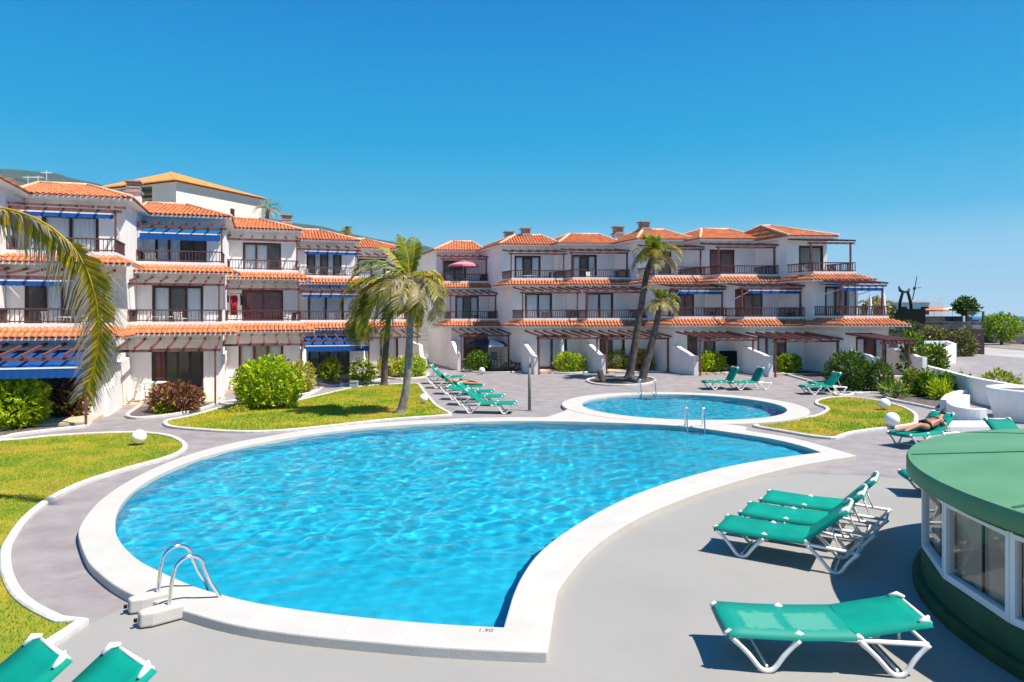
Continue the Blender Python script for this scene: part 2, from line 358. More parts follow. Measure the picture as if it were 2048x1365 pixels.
# ------------------------------------------------------------------ pools
CZ = .115
outer_px = [(1095,1304),(1101,1267),(1110,1209),(1118,1178),(1140,1147),(1168,1113),(1203,1081),(1245,1053),(1293,1027),(1345,1005),(1402,984),(1462,965),(1530,946),(1600,930),(1655,920),(1712,911)]
outer_px2 = [(1712,911),(1650,893),(1598,879),(1540,868.5),(1480,859),(1425,851),(1330,843.5),(1200,838),(1100,835),(1000,835),(900,838),(800,843),(700,850.5),(600,862),(500,879),(420,897),(350,919),(290,945),(240,972),(200,1001),(173,1031),(157,1060),(160,1085),(176,1123),(205,1152),(234,1173),(275,1193),(363,1220),(469,1249),(600,1269),(776,1286),(893,1295),(1010,1301),(1095,1304)]
inner_px = [(1007,1254),(1016,1223),(1028,1185),(1045,1150),(1072,1112),(1110,1078),(1160,1045),(1210,1017),(1265,991),(1330,967),(1400,946.5),(1470,930),(1540,918),(1600,910),(1642,905)]
inner_px2 = [(1642,905),(1600,891),(1540,877),(1470,866),(1405,857),(1334,850),(1220,845),(1100,842),(1000,842),(900,845),(800,850),(700,858.5),(600,871),(500,889),(420,909),(360,930),(310,953),(270,979),(245,1005),(233,1030),(231,1053),(234,1070),(249,1094),(278,1120),(311,1138),(366,1163),(410,1179),(498,1202),(600,1219),(746,1236),(893,1248),(1007,1254)]
def two(a, b): return catmull(pix(a, CZ), 5, False)[:-1]+catmull(pix(b, CZ), 5, False)[:-1]
POUT = two(outer_px, outer_px2); PIN = two(inner_px, inner_px2)
SC0 = Vector((6.2, 25.35, 0)); SR0, SR1 = 3.62, 4.36
SIN = [SC0+Vector((SR0*math.cos(a), SR0*math.sin(a), 0)) for a in np.linspace(0, 2*math.pi, 72, endpoint=False)]
SOUT = [SC0+Vector((SR1*math.cos(a), SR1*math.sin(a), 0)) for a in np.linspace(0, 2*math.pi, 72, endpoint=False)]
def ring(name, Po, Pi, z1, z0=-.02, nin=None):
    o = fill(name, [Po, Pi], M['coping'], lambda x, y: z1)
    bm = bmesh.new(); bm.from_mesh(o.data)
    for P in (Po, Pi):
        lo = z0
        top = [bm.verts.new((p.x, p.y, z1)) for p in P]; bot = [bm.verts.new((p.x, p.y, lo)) for p in P]
        for i in range(len(P)):
            j = (i+1) % len(P); bm.faces.new((top[i], top[j], bot[j], bot[i]))
    bmesh.ops.remove_doubles(bm, verts=bm.verts, dist=.0005)
    bmesh.ops.recalc_face_normals(bm, faces=bm.faces)
    bm.to_mesh(o.data); bm.free()
    bv = o.modifiers.new('soft_edge', 'BEVEL'); bv.width = .018; bv.segments = 2; bv.limit_method = 'ANGLE'; bv.angle_limit = R(50)
    return o
tag(ring('pool_coping', POUT, PIN, CZ), 'white raised coping round the large curved pool')
tag(ring('pool_coping', SOUT, SIN, CZ+.005), 'white raised coping round the small round pool')
apron = catmull(pix([(1070,839),(1100,832),(1128,822),(1150,812),(1190,824),(1260,834),(1340,840),(1430,846),(1490,853),(1480,861),(1425,854),(1330,846),(1200,841),(1120,838.5)], CZ), 4)
ao = fill('pool_apron', [apron], M['coping'], lambda x, y: CZ-.008)
bm = bmesh.new(); bm.from_mesh(ao.data); top = [bm.verts.new((p.x, p.y, CZ-.008)) for p in apron]; bot = [bm.verts.new((p.x, p.y, -.02)) for p in apron]
for q in range(len(apron)): r_ = (q+1) % len(apron); bm.faces.new((top[q], top[r_], bot[r_], bot[q]))
bmesh.ops.remove_doubles(bm, verts=bm.verts, dist=.0005); bmesh.ops.recalc_face_normals(bm, faces=bm.faces); bm.to_mesh(ao.data); bm.free()
# basins
def basin(name, P, zf):
    P = offset(P, -.012 if area(P) > 0 else .012)
    o = fill(name, [P], M['basin'], zf)
    bm = bmesh.new(); bm.from_mesh(o.data)
    for _ in range(4):
        bmesh.ops.subdivide_edges(bm, edges=[e for e in bm.edges if e.calc_length() > 1.2], cuts=1, use_grid_fill=False); bmesh.ops.triangulate(bm, faces=[f for f in bm.faces if len(f.verts) > 3])
    for v in bm.verts: v.co.z = zf(v.co.x, v.co.y)
    top = [bm.verts.new((p.x, p.y, CZ-.06)) for p in P]; bot = [bm.verts.new((p.x, p.y, zf(p.x, p.y))) for p in P]
    for i in range(len(P)):
        j = (i+1) % len(P); bm.faces.new((top[j], top[i], bot[i], bot[j]))
    bm.to_mesh(o.data); bm.free(); return o
basin('pool_basin', PIN, lambda x, y: -.27-.80*sstep(8.0, 13, y)*(1-sstep(1, 6, x)))
basin('pool_basin', SIN, lambda x, y: -.95)
# water: dense rippled sheets
def water_mat():
    m = bpy.data.materials.new('pool_water'); m.use_nodes = True; t = m.node_tree; t.nodes.remove(t.nodes['Principled BSDF'])
    tc = t.nodes.new('ShaderNodeTexCoord')
    rf = t.nodes.new('ShaderNodeBsdfRefraction'); rf.inputs['IOR'].default_value = 1.33; rf.inputs['Roughness'].default_value = 0; rf.inputs[0].default_value = (.80,.97,1,1)
    gl = t.nodes.new('ShaderNodeBsdfGlossy'); gl.inputs['Roughness'].default_value = .03
    fr = t.nodes.new('ShaderNodeFresnel'); fr.inputs[0].default_value = 1.22
    mx = t.nodes.new('ShaderNodeMixShader')
    t.links.new(fr.outputs[0], mx.inputs[0]); t.links.new(rf.outputs[0], mx.inputs[1]); t.links.new(gl.outputs[0], mx.inputs[2])
    t.links.new(mx.outputs[0], t.nodes['Material Output'].inputs[0]); return m
M['water'] = water_mat()
def waves(x, y, amp):
    z = np.zeros_like(x); rg = np.random.default_rng(3)
    for i in range(56):
        lam = .17*(1.085**i) if i < 36 else .2*rg.uniform(1, 4)
        a = rg.uniform(0, 2*math.pi); k = 2*math.pi/lam
        z += (lam**.8)*np.sin(k*(x*math.cos(a)+y*math.sin(a))+rg.uniform(0, 6.28)+.8*np.sin(.7*x+.9*y+i))
    return z*amp
def water(name, P, zw, amp, step, label):
    xs = [p.x for p in P]; ys = [p.y for p in P]
    D = offset(P, -.3 if area(P) > 0 else .3)
    gx = np.arange(min(xs)-.4, max(xs)+.4, step); gy = np.arange(min(ys)-.4, max(ys)+.4, step)
    X, Y = np.meshgrid(gx, gy); ok = inside(D, X, Y) | inside(P, X, Y)
    Z = zw+waves(X, Y, amp)
    idx = np.arange(X.size).reshape(X.shape)
    q = ok[:-1,:-1] & ok[1:,:-1] & ok[:-1,1:] & ok[1:,1:]
    F = np.stack([idx[:-1,:-1][q], idx[:-1,1:][q], idx[1:,1:][q], idx[1:,:-1][q]], 1)
    used = np.unique(F); rm = -np.ones(X.size, int); rm[used] = np.arange(len(used))
    Vv = np.stack([X.ravel(), Y.ravel(), Z.ravel()], 1)[used]
    o = link(name, np_mesh(name, Vv, rm[F], None, [M['water']], True), None, None, 'structure'); tag(o, label)
    return o
wa = water('pool_water', PIN, .03, .0018, .05, 'rippled turquoise water of the large pool')
wb = water('pool_water', SIN, .03, .0012, .05, 'calm blue water of the small round pool')
USE_MNEE = True
if USE_MNEE:
    sl.cycles.is_caustics_light = True
    for o in bpy.data.objects:
        if o.name.startswith('pool_water'): o.cycles.is_caustics_caster = True
        if o.name.startswith('pool_basin'): o.cycles.is_caustics_receiver = True

# ------------------------------------------------------------------ ground, deck, kerbs, lawns, beds
YB = 29.9
rect = [Vector((-60,-6,0)), Vector((34,-6,0)), Vector((34,YB,0)), Vector((-60,YB,0))]
fill('deck', [rect, PIN, SIN], M['deck'], lambda x, y: 0)
mb = MB(); nx, ny = 95, 32
for j in range(ny+1):
    for i in range(nx+1):
        x = -60+i; y = YB+j; mb.v.append((x, y, gz(x, y)))
for j in range(ny):
    for i in range(nx): a = j*(nx+1)+i; mb.f.append((a, a+1, a+nx+2, a+nx+1)); mb.m.append(0)
mb.build('deck', M['deck'], kind='structure', smooth=True)
near = catmull([V2(G(a, b)) for a, b in [(178,1250),(262,1214)]], 4, False)+[V2(G(300,1200)), V2(G(500,1200)), V2(G(1000,1200)), V2(G(1150,1080)), V2(G(1300,990)), V2(G(1480,948)), V2(G(1560,943)), V2(G(1700,950)), V2(G(1840,965)), Vector((9, 14, 0)), Vector((30, 14, 0)), Vector((30,-5.5,0)), Vector((-9,-5.5,0)), V2(G(60,1345))]
ck = [p for p in near]
# smooth painted concrete lies 4 mm above, cut round the pool
def clip_out(P, hole_pts):
    return P
nb = [V2(G(178,1250)), V2(G(230,1226)), V2(G(270,1210))]
i0 = min(range(len(POUT)), key=lambda i: (POUT[i]-V2(G(285,1196,CZ))).length)
i1 = min(range(len(POUT)), key=lambda i: (POUT[i]-V2(G(1500,955,CZ))).length)
PIO = offset(POUT, .1 if area(POUT) > 0 else -.1)
seg = []; i = i0
while True:
    seg.append(PIO[i]); 
    if i == i1: break
    i = (i+1) % len(POUT)
if len(seg) > len(POUT)*.6:
    seg = []; i = i0
    while True:
        seg.append(PIO[i])
        if i == i1: break
        i = (i-1) % len(POUT)
near = nb+seg+[V2(G(1600,948)), V2(G(1720,952)), V2(G(1850,962)), Vector((9, 13.6, 0)), Vector((30, 13.6, 0)), Vector((30,-5.5,0)), Vector((-8,-5.5,0)), V2(G(40,1340))]
fill('near_deck', [near], M['smooth'], lambda x, y: .004)
def lawn_area(name, px, seedn, dens, label, bw, extra=None, matmix=(.5,.35,.15)):
    P = catmull(pix(px), 4) if extra is None else extra
    if area(P) < 0: P = P[::-1]
    I = offset(P, .12)
    kerb('kerb', P, .13, .075)
    fill(name, [I], M['lawn'], lambda x, y: gz(x, y)+.035)
    xs = [p.x for p in I]; ys = [p.y for p in I]
    rg = np.random.default_rng(seedn); n = int(dens*(max(xs)-min(xs))*(max(ys)-min(ys)))
    x = rg.uniform(min(xs), max(xs), n); y = rg.uniform(min(ys), max(ys), n)
    k = inside(I, x, y) & (y < 40) & (x/np.maximum(y, 1) > -.85); x, y = x[k], y[k]; n = len(x)
    a = rg.uniform(0, 6.283, n); h = rg.uniform(.02, .055, n)*bw[1]; wd = bw[0]*rg.uniform(.6, 1.3, n)
    z = np.full(n, .034)+np.array([gz(p, q) for p, q in zip(x, y)])
    lean = rg.normal(0, .6, (n, 2))*h[:, None]
    Vv = np.zeros((n, 3, 3)); Vv[:,0] = np.stack([x-np.cos(a)*wd, y-np.sin(a)*wd, z], 1); Vv[:,1] = np.stack([x+np.cos(a)*wd, y+np.sin(a)*wd, z], 1)
    Vv[:,2] = np.stack([x+lean[:,0], y+lean[:,1], z+h], 1)
    nz = np.array([mnoise.noise(Vector((p*.55, q*.55, seedn)))+.6*mnoise.noise(Vector((p*1.7, q*1.7, seedn+3))) for p, q in zip(x, y)])
    r = nz+rg.normal(0, .10, n)
    t1, t2 = np.quantile(r, matmix[0]), np.quantile(r, matmix[0]+matmix[1])
    mi = (r > t1).astype(int)+(r > t2).astype(int)
    o = link('grass', np_mesh('grass', Vv.reshape(-1, 3), np.arange(3*n).reshape(-1, 3), mi, [M['gr1'], M['gr2'], M['gr3']]), None, None, 'stuff')
    tag(o, label, 'grass'); return P
leftlawn = catmull([V2(G(a, b)) for a, b in [(-500,905),(-250,893),(0,884),(100,875),(200,869),(285,868),(340,874),(370,887),(373,902),(340,919),(262,941),(180,967),(112,1000),(62,1040),(31,1085),(22,1112),(26,1150),(46,1190),(82,1219),(130,1243)]], 4, False)+[V2(G(178,1249)), V2(G(110,1296)), V2(G(55,1334)), V2(G(-150,1480)), V2(G(-900,1480)), Vector((-30, 8, 0)), Vector((-34, 15, 0))]
lawn_area('lawn', None, 1, 950, 'bright green and yellow lawn grass along the left path', (.006, 1.0), leftlawn, (.62,.27,.11))
lawn_area('lawn', [(326,851),(334,843),(380,834),(450,815),(515,808),(574,806),(640,792),(700,778),(740,773),(774,771),(810,769),(838,770),(850,784),(873,811),(890,822),(904,831),(880,835),(774,843),(649,857),(549,866),(470,867),(400,863),(345,858)], 2, 380, 'yellow green lawn grass under the two palms', (.012, 1.3), None, (.40,.45,.15))
lawn_area('lawn', [(1506,855),(1530,849),(1565,843),(1624,835),(1647,826),(1650,818),(1630,810),(1638,801),(1682,796),(1741,801),(1800,814),(1832,829),(1836,843),(1829,852),(1770,860),(1712,868),(1690,874),(1671,880),(1624,876),(1565,866)], 3, 420, 'patchy olive lawn grass beside the small pool', (.011, 1.5), None, (.50,.18,.32))
def bed(px, label=None, closed=True, soil=True, w=.12, h=.09):
    P = catmull(pix(px), 4, True)
    if area(P) < 0: P = P[::-1]
    kerb('kerb', P, w, h)
    fill('soil_bed', [offset(P, w*.9)], M['soil'], lambda x, y: gz(x, y)+.03)
    return P
bed([(-220,880),(-60,868),(0,862),(150,833),(196,829),(206,834),(190,843),(175,855),(120,862),(40,872),(0,880),(-120,892)])
bed([(312,796),(440,798),(444,803),(430,812),(400,822),(350,832),(290,839),(262,839),(250,834),(262,824),(290,806)])
bed([(446,806),(600,792),(640,778),(634,786),(600,800),(560,806),(470,812)])
bed([(610,760),(650,758),(760,755),(768,759),(735,766),(700,770),(668,774),(645,771)])
bed([(772,752),(850,748),(858,752),(845,757),(790,760)])
bed([(915,737),(1000,737),(1068,738),(1060,744),(1000,747),(950,746)])
bed([(1092,739),(1185,739),(1192,744),(1150,748),(1105,747)])
bed([(1205,738),(1340,738),(1330,745),(1260,747),(1215,745)])
bed([(1390,738),(1480,738),(1475,746),(1420,748),(1395,745)])
bed([(1540,738),(1620,738),(1640,744),(1690,752),(1700,763),(1640,757),(1560,748)])
bed([(1655,740),(1790,742),(1815,752),(1812,770),(1740,768),(1690,764)])
bed([(1172,762),(1200,756),(1250,754),(1300,757),(1312,763),(1290,770),(1240,773),(1190,770)])
bed([(1768,795),(1790,782),(1840,770),(1960,770),(1970,790),(1925,806),(1910,830),(1880,823),(1830,812),(1785,803)])
# stepped white path edge near the lounger pair
kerb('kerb', catmull(pix([(1715,778),(1700,790),(1680,793),(1672,788),(1690,783),(1718,777),(1716,770),(1690,766),(1660,766)]), 4, False), .12, .07, False)

# ------------------------------------------------------------------ far terrain, sea, road
def hfield(name, x0, x1, y0, y1, nx, ny, zf, m, kind='structure'):
    xs = np.linspace(x0, x1, nx); ys = np.linspace(y0, y1, ny); X, Y = np.meshgrid(xs, ys)
    Z = np.vectorize(zf)(X, Y); idx = np.arange(X.size).reshape(X.shape)
    F = np.stack([idx[:-1,:-1].ravel(), idx[:-1,1:].ravel(), idx[1:,1:].ravel(), idx[1:,:-1].ravel()], 1)
    return link(name, np_mesh(name, np.stack([X.ravel(), Y.ravel(), Z.ravel()], 1), F, None, [m], True), None, None, kind)
def gfar(x, y):
    coast = 150+40*mnoise.noise(Vector((x*.01, 3, 0)))
    xc = 75+.35*max(0, y-60)
    if x > xc-30 or y < -40: return -.06-7*sstep(xc-25, xc+25, x)+.5*mnoise.noise(Vector((x*.08, y*.08, 0)))*sstep(45, 60, x)
    return -.06
hfield('ground', -1500, 34, 62.2, 2600, 60, 80, lambda x, y: -.05+max(0, (y-75)*.02)*sstep(60, 200, y) if x < 20 else -.05, M['ground'])
hfield('ground', -1500, -60, -300, 62.2, 30, 20, lambda x, y: -.05, M['ground'])
hfield('ground', 34, 400, -300, 620, 110, 160, gfar, M['lavaground'])
hfield('ground', -60, 34, -300, -6, 20, 20, lambda x, y: -.05, M['ground'])
hfield('sea', -5500, 8000, -2500, 8000, 3, 3, lambda x, y: -5.0, M['sea'])
def hillz(x, y):
    D = math.hypot(x, y); px = CX0+FPX*x/max(y, 1)
    prof = np.interp(px, [-1500,-600,0,60,110,150,250,400,590,640,700,780,850,960,1100,1400], [300,320,342,345,347,360,390,420,447,452,470,482,491,540,625,632])
    # ridge crest at y ~ 5200
    h = (HORIZ-prof)/FPX*2100
    f = math.exp(-((y-2100)/600)**2)
    n = 14*mnoise.noise(Vector((x*.004, y*.004, 0)))+7*mnoise.noise(Vector((x*.012, y*.012, 5)))
    return (h+n*min(1, h/60))*f+CAMZ*0-2
hfield('hills', -4200, 1000, 1000, 3300, 200, 44, hillz, M['hill'])
mb = MB()
rp = [V2(Q(1962, 52)), V2(Q(1935, 42)), V2(Q(1958, 36)), V2(Q(2500, 30)), V2(Q(2600, 48)), V2(Q(2200, 54)), V2(Q(2040, 64)), V2(Q(1968, 72))]
fill('road', [catmull(rp, 3)], M['asphalt'], lambda x, y: .262 if y < 62 else .262)
fill('road_verge', [[V2(Q(1964, 70)), V2(Q(2050, 62.5)), V2(Q(2400, 52)), V2(Q(2450, 66)), V2(Q(2060, 74)), V2(Q(1962, 79))]], M['verge'], lambda x, y: .30)

# ------------------------------------------------------------------ terraced apartment houses
ZG, Z1, Z2, ZE = .10, 2.65, 5.20, 7.88
S = 2.0
def barrel(L=.40, r0=.080, r1=.069, n=6):
    """one roman tile: half barrel along +y, low end at y=0 with a thick mouth"""
    vs = []; fs = []
    for (y, r, dz) in ((0, r0, .018), (L, r1, 0.0)):
        for j in range(n+1):
            a = math.pi*j/n; vs.append((-r*math.cos(a), y, r*math.sin(a)*.72+dz))
    for j in range(n): fs.append((j, j+1, n+2+j, n+1+j))
    b = len(vs)
    for j in range(n+1):
        a = math.pi*j/n; r = r0-.018; vs.append((-r*math.cos(a), 0, r*math.sin(a)*.72+.012))
    for j in range(n): fs.append((b+j, b+j+1, j+1, j))
    for j in range(n+1):
        a = math.pi*j/n; r = r0-.018; vs.append((-r*math.cos(a), .12, r*math.sin(a)*.72+.006))
    for j in range(n): fs.append((b+n+1+j, b+n+2+j, b+j+1, b+j))
    return vs, fs
BV, BF = barrel()
def tile_me(name):
    me = bpy.data.meshes.new(name); me.from_pydata(BV, [], BF); me.materials.append(M['tile']); me.polygons.foreach_set('use_smooth', [True]*len(BF)); return me
TILE = tile_me('roof_tile')
SP = .188
def tile_slope(P0, P1, T0, T1, mb, each=None, row=.36, lift=.03, mi=0):
    """tiles from eave P0-P1 up to T0-T1; add to mb, or make objects under each"""
    P0, P1, T0, T1 = map(Vector, (P0, P1, T0, T1))
    e = P1-P0; L = e.length; e.normalize()
    upv = (T0-P0)-e*(T0-P0).dot(e); h = upv.length; upv.normalize(); nrm = e.cross(upv)
    if nrm.z < 0: nrm = -nrm
    a0 = (T0-P0).dot(e); a1 = (T1-P0).dot(e)
    n = max(1, round(L/SP)); sp = L/n
    for c in range(n):
        a = (c+.5)*sp; sm = h
        if a0 > 1e-4 and a < a0: sm = h*a/a0
        if a1 < L-1e-4 and a > a1: sm = min(sm, h*(L-a)/(L-a1))
        s = -.04
        while s < sm-.06:
            ln = min(row+.06, sm-s+.03)
            jit = random.uniform(-.006, .006)
            o = P0+e*(a+jit)+upv*s+nrm*(lift+random.uniform(-.003, .004))
            if each is not None:
                t = link('roof_tile', TILE, each)
                t.matrix_local = Matrix.Translation(o) @ Matrix((e, upv, nrm)).transposed().to_4x4() @ Matrix.Diagonal((sp/SP, ln/.40, 1, 1))
            else:
                mb.add([o+e*(v[0]*sp/SP)+upv*(v[1]*ln/.40)+nrm*v[2] for v in BV], BF, mi)
            s += row
def slab4(mb, q, th, mi_top=0, mi_side=1):
    q = [Vector(p) for p in q]; lo = [p-Vector((0,0,th)) for p in q]; k = len(q)
    mb.add(q, [tuple(range(k))], mi_top)
    mb.add(lo, [tuple(range(k-1,-1,-1))], mi_side)
    mb.add(q+lo, [(i, (i+1)%k, k+(i+1)%k, k+i) for i in range(k)], mi_side)

def house(org, W, zoff, af, as_, cfg, label, group, tiles_each=False, left=True):
    """org: world XY of the left end of the top balcony's parapet; af front angle, as_ side angle"""
    tx = Vector((math.cos(R(af)), math.sin(R(af)), 0)); bx = Vector((-math.sin(R(as_)), math.cos(R(as_)), 0))
    ZG = cfg.get('z0', .10); Z1 = 2.65+cfg.get('dz1', 0); Z2 = 5.20; ZE = 7.88+cfg.get('dze', 0); TG = cfg.get('tg', 2.08)
    root = thing('terraced_house', (org[0], org[1], 0), label, 'apartment house', group)
    T = lambda p: tx*p.x+bx*p.y+Vector((0, 0, p.z+(zoff if p.z > -.5 else 0)))
    def mk(): m = MB(); m.T = T; return m
    yw = {2: S, 1: 0.0, 0: -S}; zf = {2: Z2, 1: Z1, 0: ZG}; zt = {2: ZE, 1: Z2-.18, 0: Z1-.18}
    BK = 6.5
    wall = mk(); 
    for f in (0, 1, 2):
        y = yw[f]; z0 = zf[f] if f else -1.0; z1 = zt[f]; o0, o1 = cfg.get('w%d' % f, (.6, 2.6)); h = zf[f]+2.05 if f else TG
        wall.box(0, o0, y, y+.2, z0, z1); wall.box(o1, W, y, y+.2, z0, z1); wall.box(o0+.001, o1-.001, y+.002, y+.198, h, z1-.002)
        if f == 0: wall.box(o0+.001, o1-.001, y+.002, y+.198, -1, ZG-.01)
        wall.box(.002, .2, y+.2, y+BK, z0, z1-.003); wall.box(W-.2, W-.002, y+.2, y+BK, z0, z1-.003)
        wall.box(.21, W-.21, y+3.4, y+3.6, z0, z1)
        if f: wall.box(.004, W-.004, y-S+.02, y+BK-.01, zf[f]-.175, zf[f])    # floor slab
    wall.box(.21, W-.21, yw[2]+.2, yw[2]+BK, ZE-.1, ZE-.02)
    wall.build('wall', M['stucco'], root)
    # ---- roof
    ov, ovf = .28, .5
    x0, x1, y0, y1 = -ov, W+ov, S-ovf, S+BK-.4
    zr = ZE+.02; rise = .275*(y1-y0)/2; ym = (y0+y1)/2; hl, hr = cfg.get('hips', (0, 2.15) if left else (2.1, 0))
    A, B, C_, D_ = (x0, y0, zr), (x1, y0, zr), (x1, y1, zr), (x0, y1, zr); E = (x0+hl, ym, zr+rise); F = (x1-hr, ym, zr+rise)
    roof = mk()
    for q in ((A, B, F, E), (C_, D_, E, F)): roof.add(q, [(0,1,2,3)], 0)
    for q, hh in (((B, C_, F), hr), ((D_, A, E), hl)): roof.add(q, [(0,1,2)], 0 if hh else 1)
    lo = [Vector(p)-Vector((0,0,.09)) for p in (A, B, C_, D_)]
    roof.add(list(map(Vector, (A, B, C_, D_)))+lo, [(0,1,5,4),(1,2,6,5),(2,3,7,6),(3,0,4,7),(7,6,5,4)], 1)
    ro = roof.build('roof', [M['tile'], M['white']], root, fixn=False)
    Tv = lambda p: T(Vector(p))
    tb = MB()
    if tiles_each: tile_slope(Tv(A), Tv(B), Tv(E), Tv(F), None, ro)
    else: tile_slope(Tv(A), Tv(B), Tv(E), Tv(F), tb)
    if hr: tile_slope(Tv(B), Tv(C_), Tv(F), Tv(F), tb)
    if hl: tile_slope(Tv(D_), Tv(A), Tv(E), Tv(E), tb)
    tile_slope(Tv(C_), Tv(D_), Tv(F), Tv(E), tb)
    tb.build('roof_tiles', M['tile'], ro, smooth=True, kind='stuff', fixn=False)
    cp = mk()
    up = Vector((0, 0, .07))
    for a, b in ((E, F), (A, E), (B, F), (C_, F), (D_, E)): cp.tube([Vector(a)+up, Vector(b)+up], .085, 8)
    cp.build('ridge_cap', M['cap'], ro, smooth=True)
    if cfg.get('chim'):
        for (cxx, cyy, hh) in cfg['chim']:
            ch = mk(); ch.box(cxx-.28, cxx+.28, cyy-.28, cyy+.28, zr, zr+rise+hh, 0)
            co = ch.build('chimney', M['stucco'], root)
            ch = mk(); z = zr+rise+hh; ch.box(cxx-.34, cxx+.34, cyy-.34, cyy+.34, z, z+.07, 0)
            for k in range(3):
                ch.box(cxx-.26, cxx+.26, cyy-.26, cyy+.26, z+.07+k*.13, z+.15+k*.13, 0); ch.box(cxx-.21, cxx+.21, cyy-.21, cyy+.21, z+.15+k*.13, z+.2+k*.13, 0)
            ch.box(cxx-.33, cxx+.33, cyy-.33, cyy+.33, z+.46, z+.53, 0)
            ch.build('chimney_pot', M['brick'], co)
    # ---- balconies
    for f in (2, 1):
        yp = yw[f]-S; zb = zf[f]
        pp = mk(); zp = zb+.5
        pp.box(-.02, W+.02, yp, yp+.12, zb-.17, zp)
        pp.box(-.02, .1, yp+.121, yw[f]-.01, zb-.17, zp-.002); pp.box(W-.1, W+.02, yp+.121, yw[f]-.01, zb-.17, zp-.002)
        pp.build('balcony_parapet', M['white'], root)
        rb = mk(); zt_ = zp+.47
        for (a, b) in (((0, yp+.06), (W, yp+.06)), ((.04, yp+.06), (.04, yw[f]-.02)), ((W-.04, yp+.06), (W-.04, yw[f]-.02))):
            rb.bar((a[0], a[1], zt_), (b[0], b[1], zt_), .06, .05); rb.bar((a[0], a[1], zp+.06), (b[0], b[1], zp+.06), .045, .04)
        rro = rb.build('balcony_railing', M['rail'], root)
        bb = mk(); n = int(W/.135)
        for i in range(n+1): x = i*W/n; bb.box(x-.011, x+.011, yp+.046, yp+.074, zp+.0, zt_-.02)
        for xx in (.04, W-.04):
            for i in range(1, int(S/.125)): bb.box(xx-.014, xx+.014, yp+.06+i*.125-.014, yp+.06+i*.125+.014, zp+.0, zt_-.02)
        bb.build('balusters', M['rail'], rro, kind='stuff')
        # tile skirt under the parapet
        zt1 = zb+.32; zt0 = zb+.02; pr = .62; sk = mk()
        a, b, c, d = (-pr, yp-pr, zt0), (W+pr, yp-pr, zt0), (W+.02, yp-.002, zt1), (-.02, yp-.002, zt1)
        slab4(sk, (a, b, c, d), .07, 0, 1)
        yb_ = yw[f]-.1
        l0, l1, l2, l3 = (-pr, yb_, zt0), (-pr, yp-pr+.003, zt0-.003), (-.022, yp, zt1-.003), (-.022, yb_, zt1)
        r0, r1, r2, r3 = (W+pr, yp-pr+.003, zt0-.003), (W+pr, yb_, zt0), (W+.022, yb_, zt1), (W+.022, yp, zt1-.003)
        slab4(sk, (l0, l1, l2, l3), .07, 0, 1); slab4(sk, (r0, r1, r2, r3), .07, 0, 1)
        sko = sk.build('tile_skirt', [M['tile'], M['white']], root, fixn=False)
        tb = MB(); g = [Tv(p) for p in (a, b, d, c)]
        tile_slope(*g, tb if not tiles_each else None, sko if tiles_each else None, row=.34)
        tile_slope(Tv(l0), Tv(l1), Tv(l3), Tv(l2), tb, None, row=.34); tile_slope(Tv(r0), Tv(r1), Tv(r3), Tv(r2), tb, None, row=.34)
        tb.build('skirt_tiles', M['tile'], sko, smooth=True, kind='stuff', fixn=False)
    # ---- pergolas
    for f in (2, 1, 0):
        pc = cfg.get('p%d' % f, 1)
        if not pc: continue
        y = yw[f]; yb = y-S+.3-(.55 if f == 0 else 0); zb = zf[f]+2.02 if f else 2.10; zw = zb+.38
        W0 = W; W = W+cfg.get('gpw', 0) if f == 0 else W
        pe = mk(); pe.bar((-.1, yb, zb), (W+.15, yb, zb), .075, .10)
        po = pe.build('pergola', M['wood'], root)
        n = 7
        for i in range(n):
            rf = mk(); x = .08+(W-.1)*i/(n-1)
            k = (zb-zw)/(yb-y); rf.bar((x, y+.02, zw), (x, yb-.28, zb+.11+(-.28)*k*0+ -.28*0), .065, .085)
            rf.build('rafter', M['wood'], po)
        ps = ((W-.06,) if left else (.05, W-.06)) if not cfg.get('posts') else cfg['posts']
        for x in ps:
            q = mk(); q.box(x-.033, x+.033, yb-.033, yb+.033, (zf[f]+.5) if f else ZG-.2, zb-.05); q.build('post', M['wood'], po)
        W = W0
    # ---- windows
    for f in (2, 1, 0):
        y = yw[f]+.06; o0, o1 = cfg.get('w%d' % f, (.6, 2.6)); z0 = zf[f]; z1 = zf[f]+2.05 if f else TG
        c = cfg.get('c%d' % f, 'ww'); n = len(c)
        fr = mk(); ft = .07
        fr.box(o0, o0+ft, y-.04, y+.05, z0, z1-.001); fr.box(o1-ft, o1, y-.04, y+.05, z0, z1-.001); fr.box(o0+ft, o1-ft, y-.04, y+.05, z1-ft, z1-.001); fr.box(o0+ft, o1-ft, y-.04, y+.05, z0, z0+.06)
        wo = fr.build('window', M['darkwood'], root)
        lw = (o1-o0-2*ft)/n; lf = mk()
        for i in range(n):
            xa = o0+ft+i*lw; xb = xa+lw; yo = y+(.012 if i % 2 else -.012)
            for (p, q) in ((xa, xa+.045), (xb-.045, xb)): lf.box(p, q, yo-.02, yo+.02, z0+.06, z1-ft)
            lf.box(xa+.045, xb-.045, yo-.02, yo+.02, z1-ft-.05, z1-ft); lf.box(xa+.045, xb-.045, yo-.02, yo+.02, z0+.06, z0+.14)
        lf.build('sash', M['wood'] if cfg.get('redframe') else M['darkwood'], wo)
